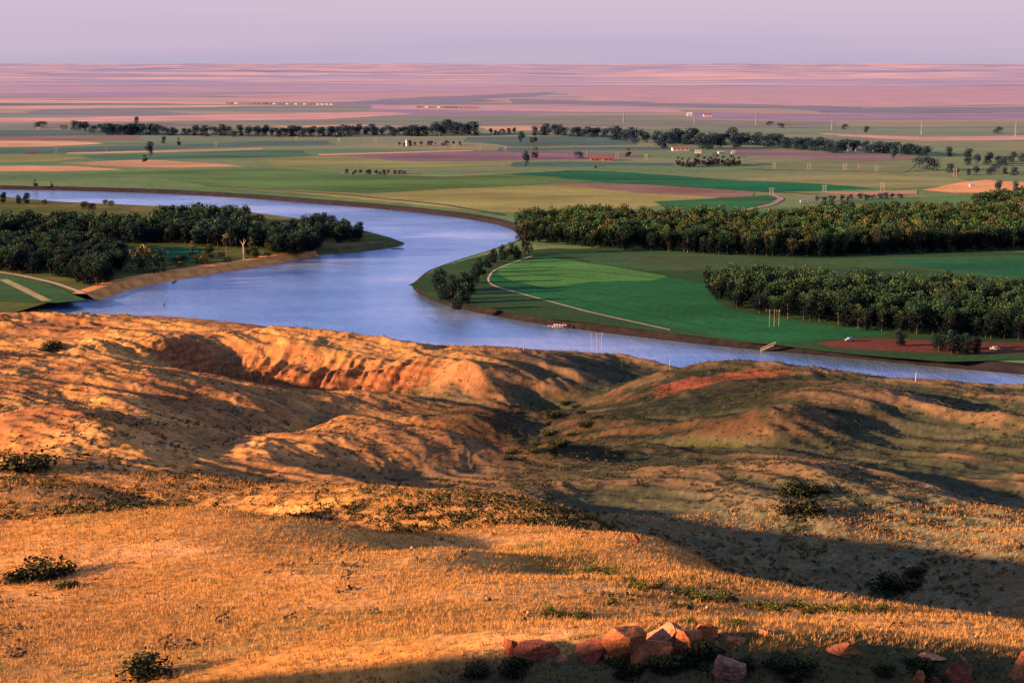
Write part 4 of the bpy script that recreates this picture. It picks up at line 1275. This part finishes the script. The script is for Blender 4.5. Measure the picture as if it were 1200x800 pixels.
def rock(name, px, py, w, h, mat, label, seed, d=None, tilt=(0, 0, 0), cuts=15, sink=0.25, group=None, rough=0.05):
    """faceted boulder, w x h photo pixels, sitting in the slope at px, py (its foot)"""
    x, y, z = on_hill(px, py); s = px_size(x, y, z)
    W, H = w * s, h * s * 1.05; Dp = d * s if d else W * 0.7
    r = random.Random(seed)
    bm = bmesh.new(); bmesh.ops.create_icosphere(bm, subdivisions=5, radius=0.5)
    planes = []
    for _ in range(cuts):
        n = Vector((r.gauss(0, 1), r.gauss(0, 1), r.gauss(0, .8))).normalized(); planes.append((n, r.uniform(.21, .40)))
    for v in bm.verts:
        p = v.co.copy()
        for n, k in planes:
            e = p.dot(n) - k
            if e > 0: p -= n * e
        v.co = p
    co = np.array([v.co[:] for v in bm.verts])
    n1 = pnoise(co[:, 0] * 3 + seed, co[:, 1] * 3 + co[:, 2] * 2.3, seed) * rough + pnoise(co[:, 0] * 9, co[:, 1] * 9 + co[:, 2] * 8, seed + 1) * rough * .4
    lay = 0.5 + 0.5 * np.sin(co[:, 2] * 26 + 3 * pnoise(co[:, 0] * 2, co[:, 1] * 2, seed + 5))
    for v, k, l in zip(bm.verts, n1, lay):
        v.co *= (1 + k); v.co.x *= 1 - .045 * l; v.co.y *= 1 - .045 * l
    xs = [v.co.x for v in bm.verts]; ys = [v.co.y for v in bm.verts]; zs = [v.co.z for v in bm.verts]
    for v in bm.verts:
        v.co = Vector(((v.co.x - min(xs)) / (max(xs) - min(xs)) * W - W / 2, (v.co.y - min(ys)) / (max(ys) - min(ys)) * Dp - Dp / 2, (v.co.z - min(zs)) / (max(zs) - min(zs)) * H * (1.25 + sink) - H * (sink + .25)))
    me = bpy.data.meshes.new(name); bm.to_mesh(me); bm.free()
    for p in me.polygons: p.use_smooth = True
    me.set_sharp_from_angle(angle=math.radians(18)); me.materials.append(mat)
    o = bpy.data.objects.new(name, me); COL.objects.link(o); o.location = (x, y, z); o.rotation_euler = tilt
    return tag(o, label, 'rock', group)

rock('boulder', 625, 768, 58, 17, M_rockd, 'long low dark red boulder at the left end of the rocks', 3, tilt=(0, .05, .2))
rock('boulder', 600, 767, 18, 19, M_rockd, 'upright red block joined to the left end of the long low boulder', 31, tilt=(0, -.1, .1))
rock('boulder', 703, 766, 50, 16, M_rockd, 'dark sloping slab at the left foot of the main rock pile', 5, tilt=(0, -.35, .2))
rock('boulder', 737, 766, 50, 40, M_rock, 'big tilted red slab with a flat face in the main rock pile', 8, tilt=(.25, -.30, .35), cuts=18)
rock('boulder', 768, 768, 54, 24, M_rock, 'broad red slab leaning at the front of the main rock pile', 12, tilt=(.1, -.45, .1), cuts=16)
rock('boulder', 783, 757, 52, 28, M_rockp, 'pale topmost slab with a scooped face on the main rock pile', 15, tilt=(-.15, -.22, -.1), cuts=16)
rock('boulder', 802, 760, 36, 26, M_rock, 'squat red boulder under the right side of the topmost slab', 16, tilt=(.1, .2, 0), cuts=16)
rock('boulder', 829, 748, 24, 21, M_rock, 'sunlit orange red boulder right of the main rock pile', 18, tilt=(.1, .1, .3))
rock('boulder', 862, 752, 26, 7, M_rock, 'flat red rock lying in the grass right of the sunlit boulder', 19)
rock('boulder', 896, 745, 20, 6, M_rock, 'small flat red rock uphill of the rounded boulder', 20)
rock('boulder', 855, 794, 40, 25, M_rockl, 'rounded pinkish layered boulder alone in the shadow', 22, d=34, cuts=2, sink=.35)
rock('boulder', 990, 767, 44, 13, M_rock, 'long red slab with a bright right end, apart in the grass', 25, tilt=(0, .05, -.15))
rock('boulder', 1124, 800, 32, 24, M_rockd, 'dark jagged red boulder near the bottom right corner', 27, cuts=16)
rock('boulder', 1128, 785, 14, 16, M_rock, 'pointed sunlit stone on top of the dark jagged boulder', 28, tilt=(.1, .1, 0), cuts=16)
rock('boulder', 1075, 806, 18, 22, M_rock, 'pointed orange stone left of the dark jagged boulder', 29, cuts=15)
rock('boulder', 1096, 806, 14, 12, M_rockd, 'small dark stone between the pointed one and the jagged boulder', 30)
rock('boulder', 1198, 796, 34, 36, M_rock, 'tall red rock cut off by the right edge', 33, tilt=(0, .3, 0), cuts=16)
rock('boulder', 1092, 772, 34, 5, M_rockp, 'flat pale stone in the grass above the pointed stones', 34)
rock('boulder', 745, 636, 9, 10, M_rockd, 'small triangular dark boulder alone on the golden ridge', 36, cuts=16)
rock('boulder', 660, 776, 14, 8, M_rockp, 'small pale stone in the shade below the long low boulder', 38)
rock('boulder', 644, 778, 8, 6, M_rockp, 'tiny pale stone beside the other in the shade', 39)

for i in range(16):
    rock('stone', 690 + _trng.uniform(0, 150), 758 + _trng.uniform(0, 16), _trng.uniform(7, 17), _trng.uniform(5, 11), _trng.choice((M_rock, M_rockd, M_rockp)),
         'small broken red stone lying among the slabs of the main rock pile', 50 + i, tilt=(_trng.uniform(-.3, .3), _trng.uniform(-.3, .3), _trng.uniform(0, 3)), group='stones around the main rock pile')
# ------------------------------------------------------------------ shrubs one can tell apart
def bush_mesh(n, leaf, seed, top, low, w=1.0, h=0.8, lobes=12):
    V, Q, C = crown_arrays(h, w, n, leaf, seed, base=0.0, top=top, low=low, lobes=lobes, shape=1.2)
    V[:, 2] -= 0.05
    o = mesh_np('shrub', V, Q, mat=M_leaf, colors=C); me = o.data; bpy.data.objects.remove(o); return me
DK = [bush_mesh(900, 0.055, 70 + i, (.085, .090, .028), (.016, .024, .014), 1.0, .6, 18) for i in range(3)]
SG = [bush_mesh(820, 0.030, 80 + i, (.50, .36, .20), (.16, .12, .07), 1.0, .8, 9) for i in range(3)]
GB = [bush_mesh(820, 0.045, 90 + i, (.16, .17, .035), (.035, .05, .018), 1.0, .55, 13) for i in range(3)]


def shrub(name, me, px, py, wpx, label, group, flat=1.0, cat='shrub'):
    x, y, z = on_hill(px, py); s = px_size(x, y, z) * wpx
    o = bpy.data.objects.new(name, me); COL.objects.link(o); o.location = (x, y, z - 0.03 * s); o.scale = (s, s, s * flat); o.rotation_euler = (0, 0, _trng.uniform(0, 6.28))
    tag(o, label, cat, group)

for px, py, w, lb in ((52,676,64,'largest dark round bush in the hollow on the left slope'), (22,682,40,'dark bush at the left edge beside the largest round one'),
                      (80,688,30,'small dark bush right of the largest round one'), (178,792,70,'dark spreading bush at the bottom edge left of centre'),
                      (60,408,30,'dark patch of scrub on the far red flat at left'), (930,578,46,'dark long bush on the lit ridge, upper one of two'),
                      (955,576,26,'dark bush touching the right end of the upper long one'), (938,602,52,'dark wide bush in the shade, lower one of two'),
                      (1055,690,60,'dark bush in the gully of the shaded valley on the right'), (1075,675,30,'small dark bush up the gully of the shaded valley'),
                      (820,772,60,'dark bush crouching against the right foot of the rock pile'), (30,552,64,'dark green scrub filling the hollow on the left ridge')):
    shrub('dark_shrub', DK[_trng.randrange(3)], px, py, w, lb, None, 0.6)
for i in range(26):
    t = i / 25.0
    px = 690 + t * 350 + _trng.uniform(-8, 8); py = 668 + 48 * min(1, t * 1.7) ** .8 + _trng.uniform(-5, 5)
    shrub('green_shrub', GB[_trng.randrange(3)], px, py, _trng.uniform(16, 34), 'low green shrub in the line of brush along the crease of the golden slope', 'green shrubs along the crease', .75)
for i in range(16):
    px = _trng.uniform(640, 900); py = 712 + (px - 640) * .05 + _trng.uniform(-8, 12)
    shrub('green_shrub', GB[_trng.randrange(3)], px, py, _trng.uniform(12, 26), 'low green shrub on the golden slope just above the rock pile', 'green shrubs above the rocks', .7)
for i in range(14):
    shrub('dark_shrub', DK[_trng.randrange(3)], _trng.uniform(560, 1190), _trng.uniform(778, 800), _trng.uniform(20, 46), 'low dark shrub in the shaded strip along the bottom edge', 'dark shrubs along the bottom', .6)
for i in range(18):
    a = _trng.uniform(0, 1); shrub('dark_shrub', DK[_trng.randrange(3)], 610 + a * 90 + _trng.uniform(-30, 30), 545 - a * 85 + _trng.uniform(-12, 12), _trng.uniform(10, 22), 'dark shrub in the shaded gully behind the ridges', 'dark shrubs of the gully', .7)
SL = 'pale golden sagebrush clump on the near slope at lower left'
for px, py in ((248,750),(143,740),(165,757),(30,757),(333,750),(105,760),(186,745),(35,777),(352,741),(60,748),(205,733),(270,735),(95,688),(112,679),(128,690),(84,670),(300,762),(140,772),(70,782),(12,765)):
    shrub('sagebrush', SG[_trng.randrange(3)], px, py, _trng.uniform(8, 14), SL, 'sagebrush clumps at lower left', .85)
for i in range(70):
    px = _trng.uniform(0, 420); py = 700 + _trng.random() ** .7 * 95
    shrub('sagebrush', SG[_trng.randrange(3)], px, py, _trng.uniform(4, 9), SL, 'sagebrush clumps at lower left', .85)
for i in range(60):
    px = _trng.uniform(640, 830) if i % 2 else _trng.uniform(850, 1100); py = (715 if i % 2 else 704) + (px - 640) * .03 + _trng.uniform(-10, 14)
    shrub('sagebrush', SG[_trng.randrange(3)], px, py, _trng.uniform(5, 10), 'pale pinkish sagebrush clump on the golden slope behind the rocks', 'sagebrush behind the rocks', .85)

# ------------------------------------------------------------------ scrub and grass nobody could count
def visible_pts(n, seed, u0, u1, d0, d1):
    r = np.random.default_rng(seed)
    u = r.uniform(u0, u1, n); d = np.exp(r.uniform(np.log(d0 - ORG), np.log(d1 - ORG), n))
    x = u * d; y = d + ORG
    return r, x, y


def tufts(name, n, seed, d0, d1, hgt, blades, mat, c0, c1, wid, lean=.5, keep=None, kind='stuff'):
    r, x, y = visible_pts(n, seed, -.37, .37, d0, d1)
    if keep is not None:
        k = keep(x, y); x, y = x[k], y[k]
    n = len(x)
    z = hill_height(x, y)
    k = np.repeat(np.arange(n), blades); m = len(k)
    a = r.uniform(0, 2 * np.pi, m); h = hgt(x, y)[k] * r.uniform(.55, 1.2, m)
    sp = h * .22
    bx = x[k] + np.cos(a) * sp * r.random(m); by = y[k] + np.sin(a) * sp * r.random(m); bz = z[k] - .02
    tx = bx + np.cos(a) * h * lean * r.random(m); ty = by + np.sin(a) * h * lean * r.random(m); tz = bz + h
    b = a + np.pi / 2; w = wid(x, y)[k]
    V = np.stack([np.stack([bx - np.cos(b) * w, by - np.sin(b) * w, bz], 1), np.stack([bx + np.cos(b) * w, by + np.sin(b) * w, bz], 1), np.stack([tx, ty, tz], 1)], 1).reshape(-1, 3)
    t = r.random((n, 1)) ** 1.2
    c = (np.array(c0) * (1 - t) + np.array(c1) * t) * r.uniform(.7, 1.25, (n, 1))
    C = np.repeat(c[k], 3, 0).reshape(-1, 3, 3).copy(); C[:, :2] *= .85; C = C.reshape(-1, 3)
    o = mesh_np(name, V, None, np.arange(m * 3).reshape(-1, 3), mat=mat, colors=C)
    return tag(o, kind=kind)

m, nt, b = new_mat('dry_grass')
at = nd(nt, 'ShaderNodeAttribute'); at.attribute_name = 'col'; nt.links.new(at.outputs['Color'], b.inputs['Base Color'])
b.inputs['Roughness'].default_value = .9; b.inputs['Specular IOR Level'].default_value = .03
M_grass = m
dist = lambda x, y: np.hypot(x, y)
tufts('dry_grass', 150000, 501, 41, 260, lambda x, y: .13 + .0016 * dist(x, y), 5, M_grass, (.46, .25, .07), (.62, .36, .12), lambda x, y: .005 + .00012 * dist(x, y), 1.0,
      keep=lambda x, y: ~((y < 46.6 + 1.4 * pnoise(x / 3, y / 3, 5)) & (x > -7 + 2 * pnoise(x / 2, y / 2, 6))) & (fbm(x / 7, y / 7, 621, 3) + .9 * fbm(x / 1.7, y / 1.7, 623, 2) > -.42))
tufts('green_grass', 34000, 502, 41, 62, lambda x, y: .13 + .0 * x, 7, M_grass, (.035, .055, .026), (.17, .18, .10), lambda x, y: .012 + 0 * x, 1.0,
      keep=lambda x, y: (y < 48.8 + 1.6 * pnoise(x / 3, y / 3, 5)) & (x > -7 + 2 * pnoise(x / 2, y / 2, 6)))
# dark and grey-green scrub dotted over the farther hills
def scrub(name, n, seed, d0, d1, w0, w1, top, low, dens):
    r, x, y = visible_pts(n, seed, -.37, .37, d0, d1)
    k = dens(x, y) > r.random(n); x, y = x[k], y[k]; n = len(x)
    z = hill_height(x, y)
    V0, Q0, C0 = crown_arrays(.7, 1.0, 26, .17, seed, base=0., top=top, low=low, lobes=6, shape=1.2)
    s = r.uniform(w0, w1, n); a = r.uniform(0, 6.28, n)
    ca, sa = np.cos(a)[:, None], np.sin(a)[:, None]
    X = (V0[None, :, 0] * ca - V0[None, :, 1] * sa) * s[:, None] + x[:, None]; Y = (V0[None, :, 0] * sa + V0[None, :, 1] * ca) * s[:, None] + y[:, None]
    Zv = V0[None, :, 2] * s[:, None] * .7 + z[:, None] - .08
    V = np.stack([X, Y, Zv], -1).reshape(-1, 3); C = (C0[None] * r.uniform(.6, 1.5, (n, 1, 1))).reshape(-1, 3)
    o = mesh_np(name, V, np.arange(len(V)).reshape(-1, 4), mat=M_grass, colors=C); return tag(o, kind='stuff')
scrub('scrub', 34000, 511, 130, 620, .4, 1.4, (.11, .115, .05), (.025, .032, .018), lambda x, y: sstep(-.35, .4, fbm(x / 40, y / 40, 601, 3) + .5 * fbm(x / 9, y / 9, 603, 2)) * .9 + .06)
scrub('pale_scrub', 5000, 512, 60, 190, .3, 1.0, (.36, .27, .16), (.14, .11, .07), lambda x, y: sstep(0., .6, fbm(x / 25, y / 25, 611, 3) + .5 * fbm(x / 6, y / 6, 613, 2)) * .8 + .05)
# ------------------------------------------------------------------ sky, sun, camera
SUN_AZ = math.radians(-13.0)    # behind straight left
SUN_EL = math.radians(10.5)
to_sun = Vector((-math.cos(SUN_AZ) * math.cos(SUN_EL), math.sin(SUN_AZ) * math.cos(SUN_EL), math.sin(SUN_EL)))
sl = bpy.data.lights.new('sun', 'SUN'); sl.energy = 17.0; sl.angle = math.radians(1.1); sl.color = (1.0, .52, .27)
so = bpy.data.objects.new('sun', sl); COL.objects.link(so)
so.rotation_euler = to_sun.to_track_quat('Z', 'Y').to_euler(); so.location = (-200, 60, 300)

W = bpy.data.worlds.new('World'); SC.world = W; W.use_nodes = True
nt = W.node_tree; bg = nt.nodes['Background']
sky = nt.nodes.new('ShaderNodeTexSky'); sky.sky_type = 'NISHITA'; sky.sun_disc = False
sky.sun_elevation = SUN_EL; sky.sun_rotation = math.atan2(to_sun.x, to_sun.y)
tc = nt.nodes.new('ShaderNodeTexCoord'); sx = nt.nodes.new('ShaderNodeSeparateXYZ'); nt.links.new(tc.outputs['Generated'], sx.inputs[0])
gr = ramp(nt, sx.outputs['Z'], [(0.0, (.58, .50, .69)), (0.015, (.63, .52, .73)), (0.047, (.76, .60, .80)), (0.085, (.50, .60, 1.0)), (0.28, (.26, .45, .95)), (0.5, (.13, .24, .56)), (1.0, (.10, .18, .44))])
mp = nd(nt, 'ShaderNodeMapping'); mp.inputs['Scale'].default_value = (1.5, 1.5, 30); nt.links.new(tc.outputs['Generated'], mp.inputs[0])
cl = noise_tex(nt, 1.6, 4, 0.5, mp.outputs[0])
cm = ramp(nt, cl, [(0.38, 0.0), (0.72, 0.6)])
gr = mixc(nt, cm, gr, (.80, .60, .72))
sk = mixc(nt, 1.0, sky.outputs[0], (.06, .06, .07), 'MULTIPLY')
nt.links.new(mixc(nt, 0.82, sk, gr), bg.inputs['Color'])
bg.inputs['Strength'].default_value = 1.0

cam = bpy.data.cameras.new('camera'); cam.lens = 50; cam.sensor_width = 36; cam.clip_start = 0.5; cam.clip_end = 120000
co = bpy.data.objects.new('camera', cam); COL.objects.link(co)
co.location = (0, 0, CAM_H); co.rotation_euler = (math.pi / 2 - PITCH, 0, 0)
SC.camera = co
SC.view_settings.view_transform = 'Standard'; SC.view_settings.look = 'None'; SC.view_settings.exposure = 0
SC.cycles.use_denoising = True
SC.cycles.max_bounces = 5; SC.cycles.diffuse_bounces = 2; SC.cycles.glossy_bounces = 2; SC.cycles.transparent_max_bounces = 4
